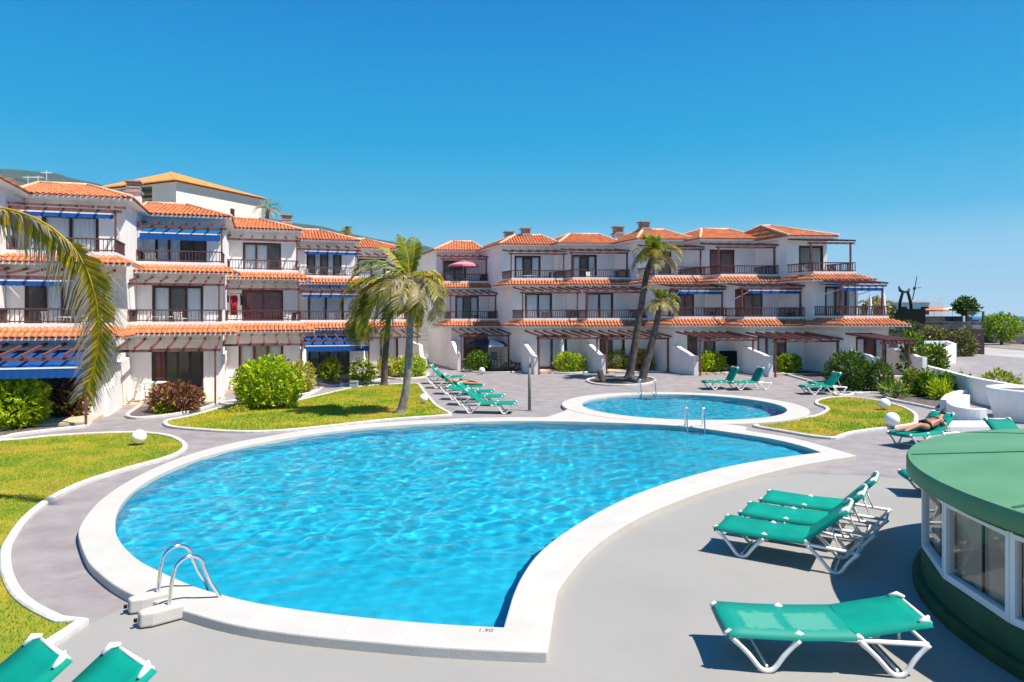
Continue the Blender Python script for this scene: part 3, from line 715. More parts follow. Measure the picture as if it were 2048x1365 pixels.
        for i in range(n):
            xa = o0+ft+i*lw+.045; xb = o0+ft+(i+1)*lw-.045; yo = y+(.012 if i % 2 else -.012)
            if c[i] != 'o':
                gl_ = mk(); gl_.add([(xa, yo, z0+.14), (xb, yo, z0+.14), (xb, yo, z1-ft-.05), (xa, yo, z1-ft-.05)], [(0,1,2,3)]); gl_.build('pane', M['glass'], wo)
            if c[i] in 'wrt':
                cu = mk(); ns = 16
                pts = [(xa+(xb-xa)*k/ns, y+.06+.018*math.sin(k*2.1+i)) for k in range(ns+1)]
                cu.add([(p, q, z0+.1) for p, q in pts]+[(p, q, z1-.09) for p, q in pts], [(k, k+1, ns+2+k, ns+1+k) for k in range(ns)])
                cu.build('curtain', {'w': M['curtain'], 'r': M['redcurtain'], 't': M['tancurtain']}[c[i]], wo, smooth=True, fixn=False)
    # ---- patio
    pf = mk(); pf.box(.02, W-.02, -2*S+.15, -S-.005, -.6, ZG); pf.build('patio_floor', M['floor_tile'], root)
    for xx in ([0.0] if left else [0.0])+([W] if cfg.get('wingR') else []):
        ww = mk(); t = .11
        prof = [(-S-.003, -1), (-S-.003, 1.75), (-S-.35, 1.72), (-S-.6, 1.62), (-2*S+.5, ZG+1.0), (-2*S+.3, ZG+.92), (-2*S, ZG+.92), (-2*S, -1)]
        if left: prof = [(-S-.003, -1), (-S-.003, 1.78), (-4.95, 1.66), (-5.25, .98), (-6.15, .93), (-6.15, -1)]
        ww.prism(None, [Vector((xx-t, p, q)) for p, q in prof], [Vector((xx+t, p, q)) for p, q in prof])
        ww.build('wing_wall', M['stucco'], root)
    # ---- awnings
    for f, kind_ in cfg.get('awn', {}).items():
        y = yw[f]; yb = y-S+.2-(.75 if f == 0 else 0); zA = zf[f]+2.18; zB = zf[f]+(1.92 if kind_ == 'strip' else 1.74)
        if kind_ == 'roll': ya = y-S+.55; zA = zf[f]+1.98; yb = y-S+.22; zB = zf[f]+1.9
        elif kind_ == 'strip': ya = y-.1
        else: ya = y-.05
        aw = mk(); nseg = 7; xa, xb = .1, W-.12
        if kind_ == 'roll': xa, xb = .35, W-.1
        for i in range(nseg):
            p, q = xa+(xb-xa)*i/nseg, xa+(xb-xa)*(i+1)/nseg
            m_ = (p+q)/2
            aw.add([(p, ya, zA), (m_, ya, zA-.01), (q, ya, zA), (q, yb, zB), (m_, yb, zB-.03), (p, yb, zB)], [(0,1,4,5),(1,2,3,4)], 0)
        ao = aw.build('awning', M['awninglight'] if kind_ == 'light' else M['awning'], root, fixn=False)
        vl = mk(); vh = .14 if kind_ in ('roll', 'strip') else .26; ns = 28
        top = [(xa+(xb-xa)*k/ns, yb-.012-.006*(k % 2), zB-.02) for k in range(ns+1)]
        bot = [(xa+(xb-xa)*k/ns, yb-.03-.012*(k % 2), zB-.02-vh-.02*math.sin(k*math.pi/2)**2) for k in range(ns+1)]
        vl.add(top+bot, [(k, k+1, ns+2+k, ns+1+k) for k in range(ns)]); vl.build('valance', M['awning'], ao, fixn=False)
        fbar = mk(); fbar.bar((xa, yb, zB+.005), (xb, yb, zB+.005), .05, .045); fbar.build('front_bar', M['white'], ao)
        for xs_ in (xa+.1, xb-.1):
            ar = mk(); ar.bar((xs_, y-.03, zA-.65), (xs_, yb+.05, zB-.03), .035, .035); ar.build('support_arm', M['white'], ao)
    root['_W'] = W
    def Pw(x, y, z): return Vector((org[0], org[1], 0))+T(Vector((x, y, z)))
    return root, Pw
GRP_L = 'terraced apartment houses'
LB = [(-19.35,18.9), (-17.6,24.0), (-15.85,29.1), (-14.1,34.1), (-12.15,39.3), (-10.3,44.4)]
HL = []
lcfg = [
 dict(w2=(.55,2.5), w1=(.6,2.5), w0=(.6,2.7), c2='ww', c1='ww', c0='dd'),
 dict(w2=(.55,2.45), w1=(.55,2.3), w0=(.3,2.75), c2='ww', c1='dwd', c0='dddd', awn={2:'roll', 1:'roll', 0:'big'}, chim=[(3.15,5.3,-.1)]),
 dict(w2=(.45,2.6), w1=(.6,2.6), w0=(.85,2.75), c2='wwoo', c1='wdw', c0='rddo', awn={2:'light'}),
 dict(w2=(.7,2.6), w1=(.7,2.65), w0=(.6,2.6), c2='wwd', c1='rr', c0='wtw', chim=[(3.0,5.3,-.1)], redframe=True),
 dict(w2=(.55,2.6), w1=(.5,2.5), w0=(.4,2.6), c2='dwdwd', c1='ww', c0='dddd', awn={2:'roll', 1:'strip', 0:'big'}),
 dict(w2=(.6,2.5), w1=(.6,2.6), w0=(.5,2.6), c2='ww', c1='ww', c0='ww', wingR=True),
]
llab = ['terraced apartment house mostly cut off behind the drooping palm frond, nearest of its row',
 'terraced apartment house with a wide blue awning over its dark ground floor patio',
 'terraced apartment house with one bright blue awning under its top floor eave',
 'terraced apartment house with red clothes drying on its middle balcony',
 'terraced apartment house with blue awnings on all floors behind the lawn palms',
 'terraced apartment house mostly hidden by palm fronds at the inner corner']
for i, (o_, c_) in enumerate(zip(LB, lcfg)):
    HL.append(house(o_, 3.38, .004*i, 18, 20, c_, llab[i], GRP_L, tiles_each=i in (1, 2), left=True))
RB = [((-4.65,46.8), 3.04, .06), ((0,42.6), 3.40, .04), ((3.71,42.0), 3.54, .045), ((8.21,39.6), 2.91, .04), ((11.63,38.4), 3.32, .026), ((15.84,36.2), 2.3, .03)]
RZ = [(.06,.0,0,2.2), (.2,.07,0,2.22), (.27,.07,0,2.24), (.36,.17,0,2.28), (.43,.17,-.1,2.3), (.5,.22,-.2,2.32)]
rcfg = [
 dict(w2=(.5,2.1), w1=(.8,2.4), w0=(.8,2.4), c2='dd', c1='wdw', c0='rr', redframe=True),
 dict(w2=(.85,2.55), w1=(.8,2.5), w0=(.8,2.6), c2='wdw', c1='ww', c0='ww', chim=[(1.9,6.2,-.05), (2.5,4.6,.0)]),
 dict(w2=(.8,2.4), w1=(.8,2.5), w0=(.7,2.2), c2='wdw', c1='ww', c0='dw'),
 dict(w2=(.7,2.1), w1=(.8,2.3), w0=(.7,2.3), c2='wd', c1='wrr', c0='dwd', awn={1:'roll'}, redframe=True, chim=[(.9,6.2,-.1), (1.9,4.8,.05)]),
 dict(w2=(.6,2.1), w1=(.8,2.4), w0=(.7,2.3), c2='rr', c1='rrd', c0='wwd', awn={1:'roll'}, redframe=True),
 dict(w2=(.7,2.1), w1=(.6,2.4), w0=(.6,2.2), c2='dd', c1='wdd', c0='wrw', awn={1:'strip'}, wingR=True),
]
rlab = ['terraced apartment house with a pink parasol on its top balcony',
 'terraced apartment house with two chimneys and a folded parasol on its patio',
 'terraced apartment house in shade just behind the two leaning palms and tree stump',
 'terraced apartment house half hidden by the taller leaning palm crown',
 'terraced apartment house with maroon curtains on both upper floors',
 'terraced apartment house at the seaward end with open sky beside it']
HR = []
rcfg[5]['hips'] = (.8, 1.5); rcfg[5]['gpw'] = -.95
for i, ((o_, W_, z_), c_) in enumerate(zip(RB, rcfg)):
    c_.update(z0=RZ[i][0], dz1=RZ[i][1], dze=RZ[i][2], tg=RZ[i][3])
    HR.append(house(o_, W_, z_, 4, 20, c_, rlab[i], GRP_L, left=False))

# ------------------------------------------------------------------ cream building behind, roof clutter
def cream():
    c = Vector((-29.2, 60, 0)); d1 = Vector((4.1, 9.1, 0)).normalized(); d2 = Vector((-.91, .41, 0)).normalized()
    root = thing('cream_building', c, 'taller cream apartment building with orange hipped roof behind the white houses', 'building')
    T = lambda p: d1*p.x+d2*p.y+Vector((0, 0, p.z))
    def mk(): m = MB(); m.T = T; return m
    L1, L2, ze = 10.0, 13.0, 14.9
    wl = mk(); wl.box(0, L1, 0, 13, 0, ze-2.9); wl.box(0, L1, .0, .25, ze-2.9, ze); wl.box(2.2, L1, .251, L2, ze-2.9, ze-.002); wl.box(0, 2.19, .251, 3.0, ze-2.9, ze-.001)
    wl.build('wall', M['cream'], root)
    cn = mk(); cn.box(-.1, L1+.15, -.15, L2, ze+.001, ze+.16); cn.build('cornice', M['white'], root)
    A, B, C_, D_ = (-.4,-.45,ze+.17), (L1+.4,-.45,ze+.17), (L1+.4,L2+.4,ze+.17), (-.4,L2+.4,ze+.17); zz = ze+2.1
    E = (3.6, 5.2, zz); F = (3.6+1.2, L2-5, zz)
    rf = mk(); rf.add((A, B, E), [(0,1,2)]); rf.add((B, C_, F, E), [(0,1,2,3)]); rf.add((C_, D_, F), [(0,1,2)]); rf.add((D_, A, E, F), [(0,1,2,3)])
    ro = rf.build('roof', M['tile2'], root, fixn=False)
    tb = MB(); g = lambda *p: [T(Vector(q)) for q in p]
    tile_slope(*g(A, B, E, E), tb); tile_slope(*g(D_, A, F, E), tb)
    tb.build('roof_tiles', M['tile2'], ro, smooth=True, kind='stuff', fixn=False)
    wn = mk(); wn.box(6.0, 6.5, -.03, .1, ze-2.2, ze-1.3); wn.build('window', M['darkwood'], root)
    ln = mk(); ln.box(-1.0, 2.1, 3.2, 10, ze-3.0, ze-2.8); ln.build('terrace', M['white'], root)
    aw = mk(); aw.add([(2.1, 3.4, ze-.5), (2.1, 7.5, ze-.5), (-1.2, 7.5, ze-.95), (-1.2, 3.4, ze-.95)], [(0,1,2,3)]); aw.build('awning', M['kdark'], root, fixn=False)
    dr = mk(); dr.box(2.1, 2.21, 3.6, 6.2, ze-2.8, ze-.75); dr.build('door', M['dark'], root)
cream()
def antenna(px, py0, py1, D, label):
    p = QZ(px, py1, D); t = thing('rooftop_antenna', p, label, 'antenna', 'antennas above the first roof')
    h = (py1-py0)/FPX*D; mb = MB(); mb.tube([(0,0,-1.0),(0,0,h)], .022, 6); mb.build('mast', M['white'], t)
    mb = MB(); mb.bar((-.35,0,h*.85),(.35,0,h*.85),.03,.03); 
    for k in range(5): mb.bar((-.3+k*.15,-.2,h*.85),(-.3+k*.15,.2,h*.85),.02,.02)
    mb.build('aerial', M['white'], t)
antenna(93, 341, 372, 48, 'tallest white aerial mast above the first tiled roof')
antenna(76, 352, 372, 49, 'short white aerial beside the tallest mast')
antenna(56, 352, 372, 50, 'short white aerial farthest from the tallest mast')
mb = MB(); c0 = QZ(0, 362, 55); mb.box(-9, 1.2, 0, 8, -8, .1, 1); mb.add([(-9,-.4,.1),(1.5,-.4,.1),(-2,4,1.0),(-9,4,1.0),(1.5,8,.1)], [(0,1,2,3),(1,4,2)], 0)
tag(mb.build('red_roofed_house', [M['tile'], M['cream']], None, loc=c0), 'distant house with dull red roof at the far left edge', 'house')

# ------------------------------------------------------------------ vegetation
def leaves(n, pts, size, rg, up=.35, ratio=.45, out=.9):
    """n folded diamond leaves at pts; returns V,F (two triangles each)"""
    c0 = pts.mean(0); od = pts-c0; od /= np.maximum(np.linalg.norm(od, axis=1), 1e-6)[:, None]; d = rg.normal(0, .8, (n, 3))+od*out; d[:,2] += up; d /= np.linalg.norm(d, axis=1)[:, None]
    r = rg.normal(0, 1, (n, 3)); s = np.cross(d, r); s /= np.linalg.norm(s, axis=1)[:, None]; nn = np.cross(d, s)
    sz = size*rg.uniform(.65, 1.35, n)[:, None]
    V = np.zeros((n, 4, 3)); V[:,0] = pts; V[:,2] = pts+d*sz; V[:,1] = pts+d*sz*.5+s*sz*ratio*.5+nn*sz*.08; V[:,3] = pts+d*sz*.5-s*sz*ratio*.5+nn*sz*.08
    i = np.arange(n)*4
    F = np.stack([np.stack([i, i+1, i+2], 1), np.stack([i, i+2, i+3], 1)], 1).reshape(-1, 3)
    return V.reshape(-1, 3), F
def crown_pts(n, rx, ry, rz, rg, lump=.25, shell=.5, flat=0.0, seed=0):
    u = rg.normal(0, 1, (n, 3)); u /= np.linalg.norm(u, axis=1)[:, None]
    if flat: u[:,2] = np.where(u[:,2] < -flat, -flat*rg.uniform(.3, 1, n), u[:,2])
    rad = rg.uniform(shell**3, 1, n)**(1/3)
    lm = np.array([mnoise.noise(Vector((p[0]*2.2+seed, p[1]*2.2, p[2]*2.2))) + .5*mnoise.noise(Vector((p[0]*5+seed, p[1]*5, p[2]*5))) for p in u])
    rad = rad*(1+lump*lm)
    return u*rad[:, None]*np.array([rx, ry, rz])
def bush(name, loc, rx, ry, rz, n, size, mats, wts, label, group=None, cat='bush', seed=0, up=.35, ratio=.45, lump=.25, lift=.95, cname='foliage'):
    rg = np.random.default_rng(seed+11)
    t = thing(name, loc, label, cat, group)
    pts = crown_pts(n, rx, ry, rz, rg, lump, .55, .75, seed); pts[:,2] += rz*lift*.82
    pts[:,2] = np.maximum(pts[:,2], .03)
    V, F = leaves(n, pts, size, rg, up, ratio)
    V[:,2] = np.maximum(V[:,2], .02)
    mi = np.repeat(rg.choice(len(mats), n, p=np.array(wts)/sum(wts)), 2)
    link(cname, np_mesh(cname, V, F, mi, [M[m] for m in mats]), t, None, 'stuff')
    mb = MB()
    for k in range(6):
        a = k*1.05+seed; mb.tube([(0.03*math.cos(a),.03*math.sin(a),-.03),(.3*rx*math.cos(a),.3*ry*math.sin(a),rz*.5),(.6*rx*math.cos(a),.6*ry*math.sin(a),rz*1.1)], [.035,.025,.012], 5)
    mb.build('stem', M['bark'], t); return t
LG = (('lg1','lg2','lg3','dg1'), (2,4,4,.6)); BG = 'rounded bushes in the beds'
def bpx(px0, px1, pyt, pyb, **k):
    """bush from its picture extents: base at pyb"""
    c = G((px0+px1)/2, pyb); D = c.y; rx = (px1-px0)/2/FPX*D*.93; h = (pyb-pyt)/FPX*D
    c.y += rx*.8
    return dict(loc=c, rx=rx, ry=rx*.85, rz=h*.54*1.04)
bush('bush', **bpx(446, 592, 719, 824), n=6500, size=.15, mats=LG[0], wts=LG[1], label='large dense bright green bush on the edge of the palm lawn', group=BG, seed=1)
bush('bush', **bpx(-100, 52, 760, 866), n=4200, size=.17, mats=('lg2','lg3','lg1','yl2'), wts=(4,4,3,1), label='bright lime green bush cut by the picture edge beside a croton', group=BG, seed=2)
bush('croton_bush', **bpx(76, 160, 770, 842), n=1500, size=.17, mats=('pr1','pr2','or1','yl2','lg2','dg1'), wts=(5,3,1,1.5,1.5,2), label='dark maroon croton with yellow green tops before the blue awned patio', group='croton bushes', seed=3, up=.8)
bush('croton_bush', **bpx(276, 388, 771, 830), n=2300, size=.15, mats=('pr1','pr2','or1','yl2','lg2'), wts=(4,6,1,1,1), label='wide reddish brown croton in front of the open patio door', group='croton bushes', seed=4, up=.8)
bush('bush', **bpx(302, 335, 808, 830), n=350, size=.13, mats=LG[0], wts=LG[1], label='small lime green tuft at the foot of the reddish croton', group=BG, seed=5)
bush('bush', **bpx(452, 492, 816, 828), n=250, size=.10, mats=('yl2','lg3','pale'), wts=(2,2,1), label='tiny yellowish plant at the foot of the largest bush', group=BG, seed=6)
bush('variegated_bush', **bpx(560, 624, 724, 787), n=1900, size=.14, mats=('pale','yl2','yl1','lg2'), wts=(5,4,2,2), label='pale yellow variegated bush tucked behind the large green bush', group=BG, seed=7, up=.6)
bush('bush', **bpx(632, 682, 719, 764), n=800, size=.17, mats=('yl2','lg2','lg3','dg2'), wts=(4,3,3,2), label='loose yellow green bush before the blue awned dark doorway', group=BG, seed=8, up=.7)
bush('bush', **bpx(690, 748, 722, 768), n=1200, size=.15, mats=('lg2','lg3','dg2','yl2'), wts=(3,3,3,1), label='rounded olive green bush beside the grey plastic box', group=BG, seed=9)
bush('bush', **bpx(748, 800, 714, 757), n=900, size=.15, mats=('yl1','yl2','lg3','lg2'), wts=(3,3,2,2), label='yellow tinged bush behind the darker lawn palm', group=BG, seed=10)
bush('bush', **bpx(782, 854, 713, 756), n=1700, size=.15, mats=LG[0], wts=LG[1], label='bright green bush behind the curved lawn palm', group=BG, seed=11)
bush('bush', **bpx(926, 984, 704, 745), n=1500, size=.15, mats=('dg1','dg2','lg1'), wts=(4,4,2), label='dark green bush below the dark blue and white parasol', group=BG, seed=12)
bush('bush', **bpx(1107, 1176, 706, 747), n=1500, size=.16, mats=('lg2','lg3','lg1','yl2'), wts=(3,4,2,1), label='bright green bush before the patio with a folded parasol', group=BG, seed=13)
bush('bush', **bpx(1216, 1264, 700, 742), n=1000, size=.15, mats=('lg1','yl2','dg2','lg2'), wts=(3,2,3,2), label='olive bush just behind the taller leaning palm trunk', group=BG, seed=14)
bush('croton_bush', **bpx(1262, 1310, 700, 743), n=1000, size=.16, mats=('or1','pr2','lg2','yl1'), wts=(4,2,3,2), label='orange and green croton seen between the leaning palm trunks', group='croton bushes', seed=15)
bush('bush', **bpx(1397, 1460, 707, 748), n=1400, size=.17, mats=('lg2','lg3','lg1'), wts=(4,4,2), label='rounded bright green bush behind the pair of raised loungers', group=BG, seed=16)
bush('bush', **bpx(1557, 1612, 709, 748), n=1300, size=.16, mats=('lg1','dg2','lg2'), wts=(3,3,3), label='small dense green bush against a bare white wall', group=BG, seed=17)
bush('bush', **bpx(1668, 1764, 688, 769), n=3600, size=.20, mats=('dg1','dg2','og1','lg1'), wts=(4,4,3,1), label='big dark green oleander bush beside the stacked lounger pair', group=BG, seed=18, up=.9, ratio=.28, lump=.3)
bush('bush', **bpx(1745, 1792, 700, 765), n=1100, size=.20, mats=('og1','dg2','lg1'), wts=(4,3,2), label='thin olive bush touching the big dark oleander', group=BG, seed=19, up=.9, ratio=.28)
for k, (a, b, c, d, nm) in enumerate([(1812,1862,655,752,'tall bushy shrub with yellow tops inside the low white garden wall'), (1850,1905,690,745,'spreading green shrub along the inside of the white garden wall')]):
    bush('shrub', **bpx(a, b, c, d), n=1500, size=.22, mats=('dg2','og1','lg1','yl2'), wts=(4,3,2,1), label=nm, group='shrubs by the white garden wall', seed=30+k, up=.6, lump=.4, cat='shrub')
for k, (a, b, c, d, nm) in enumerate([(1814,1850,742,790,'yellow green hibiscus at the start of the right bed'), (1838,1880,745,797,'dark glossy hibiscus second in the bed below the white wall'),
        (1872,1915,748,796,'dark glossy hibiscus third in the bed with a tall shoot'), (1905,1962,752,794,'green hibiscus last in the bed below the white wall'), (1980,2060,745,787,'straggly olive shrub above the big white round planter'), (1955,2010,765,800,'dry grassy plant beside the big white round planter')]):
    bush('shrub', **bpx(a, b, c, d), n=900, size=.17, mats=('dg1','dg2','lg1','lg2') if k not in (0, 4, 5) else ('yl2','lg1','tan1','lg2'), wts=(3,4,3,2), label=nm, group='shrubs in the curved bed', seed=40+k, up=.6, lump=.35, cat='shrub')
for k, (a, b, c, d, nm, ms) in enumerate([(1776,1822,776,798,'low spiky variegated plant at the tip of the right bed',('pale','dg2','lg1')), (1868,1906,770,802,'lime green fern like plant at the front of the right bed',('lg3','lg2'))]):
    bush('spiky_plant', **bpx(a, b, c, d), n=160, size=.42, mats=ms, wts=(1,)*len(ms), label=nm, seed=60+k, up=1.3, ratio=.16, cat='plant')
bush('dry_plant', **bpx(1000, 1042, 726, 745), n=260, size=.18, mats=('tan1','or1','pr2'), wts=(3,1,1), label='withered brown plant lying in the bed beside the dark green bush', seed=70, cat='plant')

def frond(name, parent, base, az, el, L, droop, nl, ll, mats, seed, wind=Vector((0,0,0)), hang=.6, r0=.03, path=None):
    """a feather palm leaf: rachis and two rows of leaflets, one mesh"""
    rg = random.Random(seed); n = 14
    if path is None:
        d = Vector((math.cos(az)*math.cos(el), math.sin(az)*math.cos(el), math.sin(el))); p = Vector(base); pts = [p.copy()]
        for i in range(n):
            d = (d+(Vector((0,0,-1))*droop+wind)*(1.2*(i+1)/n)/n*2).normalized(); p = p+d*(L/n); pts.append(p.copy())
    else: pts = path
    n = len(pts)-1
    mb = MB(); mb.tube(pts, [r0*(1-.85*i/n) for i in range(n+1)], 5, 0)
    def at(t):
        x = t*n; i = min(int(x), n-1); return pts[i].lerp(pts[i+1], x-i), (pts[i+1]-pts[i]).normalized()
    for k in range(nl):
        t = .10+.90*k/(nl-1); p, d = at(t)
        side = d.cross(Vector((0,0,1)))
        if side.length < .25: side = d.cross(Vector((-math.sin(az), math.cos(az), .3)))
        side.normalize(); upn = side.cross(d)
        l = ll*(math.sin(math.pi*min(1, .18+t*.80))**.7)*rg.uniform(.8, 1.1)
        for sg in (-1, 1):
            if rg.random() < .04: continue
            q = (side*sg*.85+d*.55+upn*.25+Vector((rg.uniform(-.12,.12), rg.uniform(-.12,.12), rg.uniform(-.12,.12)))).normalized()
            a = p; m1 = p+q*l*.5+Vector((0,0,-hang*.12*l))+wind*.1*l; e = p+q*l*.82+Vector((0,0,-hang*.55*l))+wind*.35*l
            wv = d*l*.042+upn*.004
            mi = 1+rg.choices(range(len(mats)-1), k=1)[0]
            mb.add([a-wv*.5, a+wv*.5, m1+wv, m1-wv, e], [(0,1,2,3),(3,2,4)], mi)
    return mb.build(name, [M[m] for m in mats], parent, fixn=False)
def trunk(parent, pts, r0, r1, m, flare=1.7, nseg=26, ringy=.035):
    c = catmull([Vector(p) for p in pts], nseg//(len(pts)-1)+4, False); k = len(c); rr = []
    for i in range(k):
        t = i/(k-1); r = r0+(r1-r0)*t; r *= 1+(flare-1)*max(0, 1-t*9)**1.5; r *= 1+ringy*(1 if i % 2 else -1); rr.append(r)
    mb = MB(); mb.tube(c, rr, 12); return mb.build('trunk', m, parent, smooth=True), c[-1]
def palm(loc, tpts, r0, r1, m, spec, label, group, L, ll, nl=46, seed=0, wind=Vector((0,0,0))):
    t = thing('palm_tree', loc, label, 'palm tree', group)
    _, top = trunk(t, [Vector(p) for p in tpts], r0, r1, m)
    rg = random.Random(seed)
    for i, (az, el, dr, mats, lf) in enumerate(spec):
        frond('frond', t, top+Vector((0,0,.05)), R(az), R(el), L*lf*rg.uniform(.92,1.05), dr, nl, ll, mats, seed*100+i, wind)
    return t, top
GRN = ['py','pg1','pg2','pg1']; YEL = ['py','py','pg2','yl2']; DRY = ['pdry','pdry','pgrey','yl2']; MIX = ['py','pg2','pdry','pg1']
# two coconut palms on the lawn
b1 = G(798, 829); D1 = b1.y
def rel(px, py, D, b): p = QZ(px, py, D); return p-b
spec1 = [(100,75,.5,GRN,.75),(150,62,.8,YEL,.7),(60,70,.9,GRN,.7),(170,40,1.3,GRN,1),(200,30,1.6,MIX,1),(215,15,2.0,GRN,1.1),(190,5,2.4,YEL,1.1),(230,-5,2.6,GRN,1.1),(250,10,2.4,DRY,.9),(205,-20,2.5,GRN,1.15),
         (270,5,2.5,DRY,.9),(300,0,2.6,DRY,.8),(330,10,2.2,MIX,.8),(0,20,2.0,YEL,.75),(20,0,2.5,DRY,.85),(350,-20,2.6,DRY,.85),(310,-35,2.6,YEL,.9),(40,30,2.0,YEL,.7),(130,20,2.2,GRN,1),(180,-30,2.5,MIX,1.1),(280,-40,2.4,YEL,.9),(240,-35,2.6,GRN,1.1)]
palm(b1, [(0,0,-.1), rel(812,780,D1,b1), rel(818,700,D1,b1), rel(820,640,D1,b1), rel(818,560,D1,b1)], .15, .105, M['trunk'], spec1, 'front lawn palm with pale curved trunk and ragged windblown crown', 'palm trees', 2.5, .66, 84, 1, Vector((-.35,0,0)))
b2 = G(768, 772); D2 = b2.y
spec2 = [(160,30,1.9,GRN,.9),(190,25,2.6,YEL,1.0),(175,10,3.3,GRN,1.1),(210,5,3.4,MIX,1.05),(140,15,3.0,GRN,1),(230,-10,3.4,GRN,1.05),(195,-5,3.6,GRN,1.15),(165,0,3.6,GRN,1.1),(185,-20,3.4,GRN,1.2),(205,-25,3.2,GRN,1.15),(175,-30,3.2,YEL,1.1),(260,20,2.6,DRY,.75),(300,10,2.8,GRN,.8),(340,0,2.8,GRN,.85),(20,-10,2.8,YEL,.85),(80,40,1.8,GRN,.8),(290,-40,2.8,DRY,.85),(150,-15,3.4,GRN,1.1),(220,-30,3.3,YEL,1.1)]
palm(b2, [(0,0,-.1), rel(770,720,D2,b2), rel(776,650,D2,b2), rel(780,575,D2,b2)], .17, .12, M['trunkd'], spec2, 'rear lawn palm with straight dark trunk and drooping green fronds', 'palm trees', 3.2, .78, 84, 2, Vector((-.22,0,0)))
# two leaning palms in the round bed
def wspec(n, seed, tilt=0):
    rg = random.Random(seed); o = []
    for i in range(n):
        az = i*360/n*2.4+rg.uniform(-20, 20); el = rg.choice([65,45,30,15,0,-15]); m = GRN if el > 35 else (rg.choice([YEL, DRY, MIX]) if el > 10 else DRY)
        o.append((az % 360, el, rg.uniform(1.2, 2.3), m, rg.uniform(.75, 1.0)))
    return o
b3 = G(1258, 757); D3 = b3.y
palm(b3, [(0,0,-.1), rel(1268,700,D3,b3), rel(1281,620,D3,b3), rel(1293,550,D3,b3), rel(1308,505,D3,b3)], .21, .13, M['trunkd'], wspec(20, 5), 'taller leaning palm in the round bed with dry tipped crown', 'palm trees', 1.9, .6, 60, 5)
b4 = G(1281, 766); D4 = b4.y
palm(b4, [(0,0,-.1), rel(1297,712,D4,b4), rel(1310,660,D4,b4), rel(1322,604,D4,b4)], .21, .12, M['trunkd'], wspec(16, 8), 'shorter leaning palm in the round bed with small brown crown', 'palm trees', 1.35, .5, 50, 8)
# palm at the left margin whose frond hangs into view
b5 = Vector((-13.2, 12.4, 0)); t5 = thing('palm_tree', b5, 'palm whose one long arching frond hangs in from the left edge', 'palm tree', 'palm trees')
_, top5 = trunk(t5, [(0,0,-.1),(.1,.1,2),(.3,.1,3.6),(.55,0,4.9)], .17, .12, M['trunk'])
fp = [QZ(a, b, d)-b5 for a, b, d in [(-420,470,12.4),(-280,440,12.3),(-150,424,12.2),(-60,415,12.1),(0,417,12.0),(46,428,12.0),(92,449,12.0),(132,480,12.0),(160,514,12.0),(181,560,12.0),(194,615,12.0),(197,677,12.0),(191,723,12.0),(172,785,12.0)]]
fp[0] = top5.copy()
path5 = catmull(fp, 3, False)
M['fr1'] = leafmat('frond_olive', (.24,.23,.008), .3); M['fr2'] = leafmat('frond_yellow', (.56,.38,.008), .25); M['fr3'] = leafmat('frond_dead', (.36,.31,.25), .25)
def bigfrond():
    rg = random.Random(4); n = len(path5)-1; mb = MB(); mb.tube(path5, [.038*(1-.82*i/n) for i in range(n+1)], 6, 0)
    nl = 250
    for k in range(nl):
        t = .28+.72*k/(nl-1); x = t*n; i = min(int(x), n-1); p = path5[i].lerp(path5[i+1], x-i); d = (path5[i+1]-path5[i]).normalized()
        down = d.z < -.35
        for sg in (-1, 1):
            if rg.random() < .03: continue
            # plane of the leaf faces the camera: sides in the picture plane
            s = d.cross(Vector((0,1,0))).normalized()*sg
            l = .90*rg.uniform(.8, 1.1)*(.42+.55*math.sin(math.pi*min(1, .12+.85*(t-.28)/.72)))
            if s.x > 0 and t < .6: l *= .55
            q = (s*.80+d*.62+Vector((0, rg.uniform(-.35,.25)*sg, -.22))).normalized()
            if t < .55: q = (q+Vector((-.25,0,-.75))).normalized()
            m1 = p+q*l*.5; e = p+q*l*.9+Vector((rg.uniform(-.03,.03), rg.uniform(-.05,.05), -.26*l))
            wv = d*.017
            tip = rg.random() < (.10 if sg*s.z >= 0 else .10)
            lft = s.x < 0
            mi = rg.choice([1,1,2,1,2]); dry = rg.random() < (.9 if (t > .6 and lft) or t < .5 else .6)
            mo = 3 if dry else mi
            f = .95 if not (t > .62 and lft) else .45
            m0 = p.lerp(m1, f); wv2 = wv*1.3
            mb.add([p-wv, p+wv, m0+wv2, m0-wv2], [(0,1,2,3)], mi if not (t < .45 and rg.random() < .3) else 3)
            mb.add([m0+wv2, m0-wv2, m1-wv*.9, m1+wv*.9], [(1,0,3,2)], mo)
            mb.add([m1+wv*.9, m1-wv*.9, e], [(1,0,2)], mo)
    mb.build('frond', [M['py'], M['fr1'], M['fr2'], M['fr3']], t5, fixn=False)
bigfrond()
for i, (az, el) in enumerate([(180,30),(230,40),(140,45),(200,60),(260,35),(110,30)]):
    frond('frond', t5, top5, R(az), R(el), 3.2, 1.4, 40, .7, GRN, 700+i)
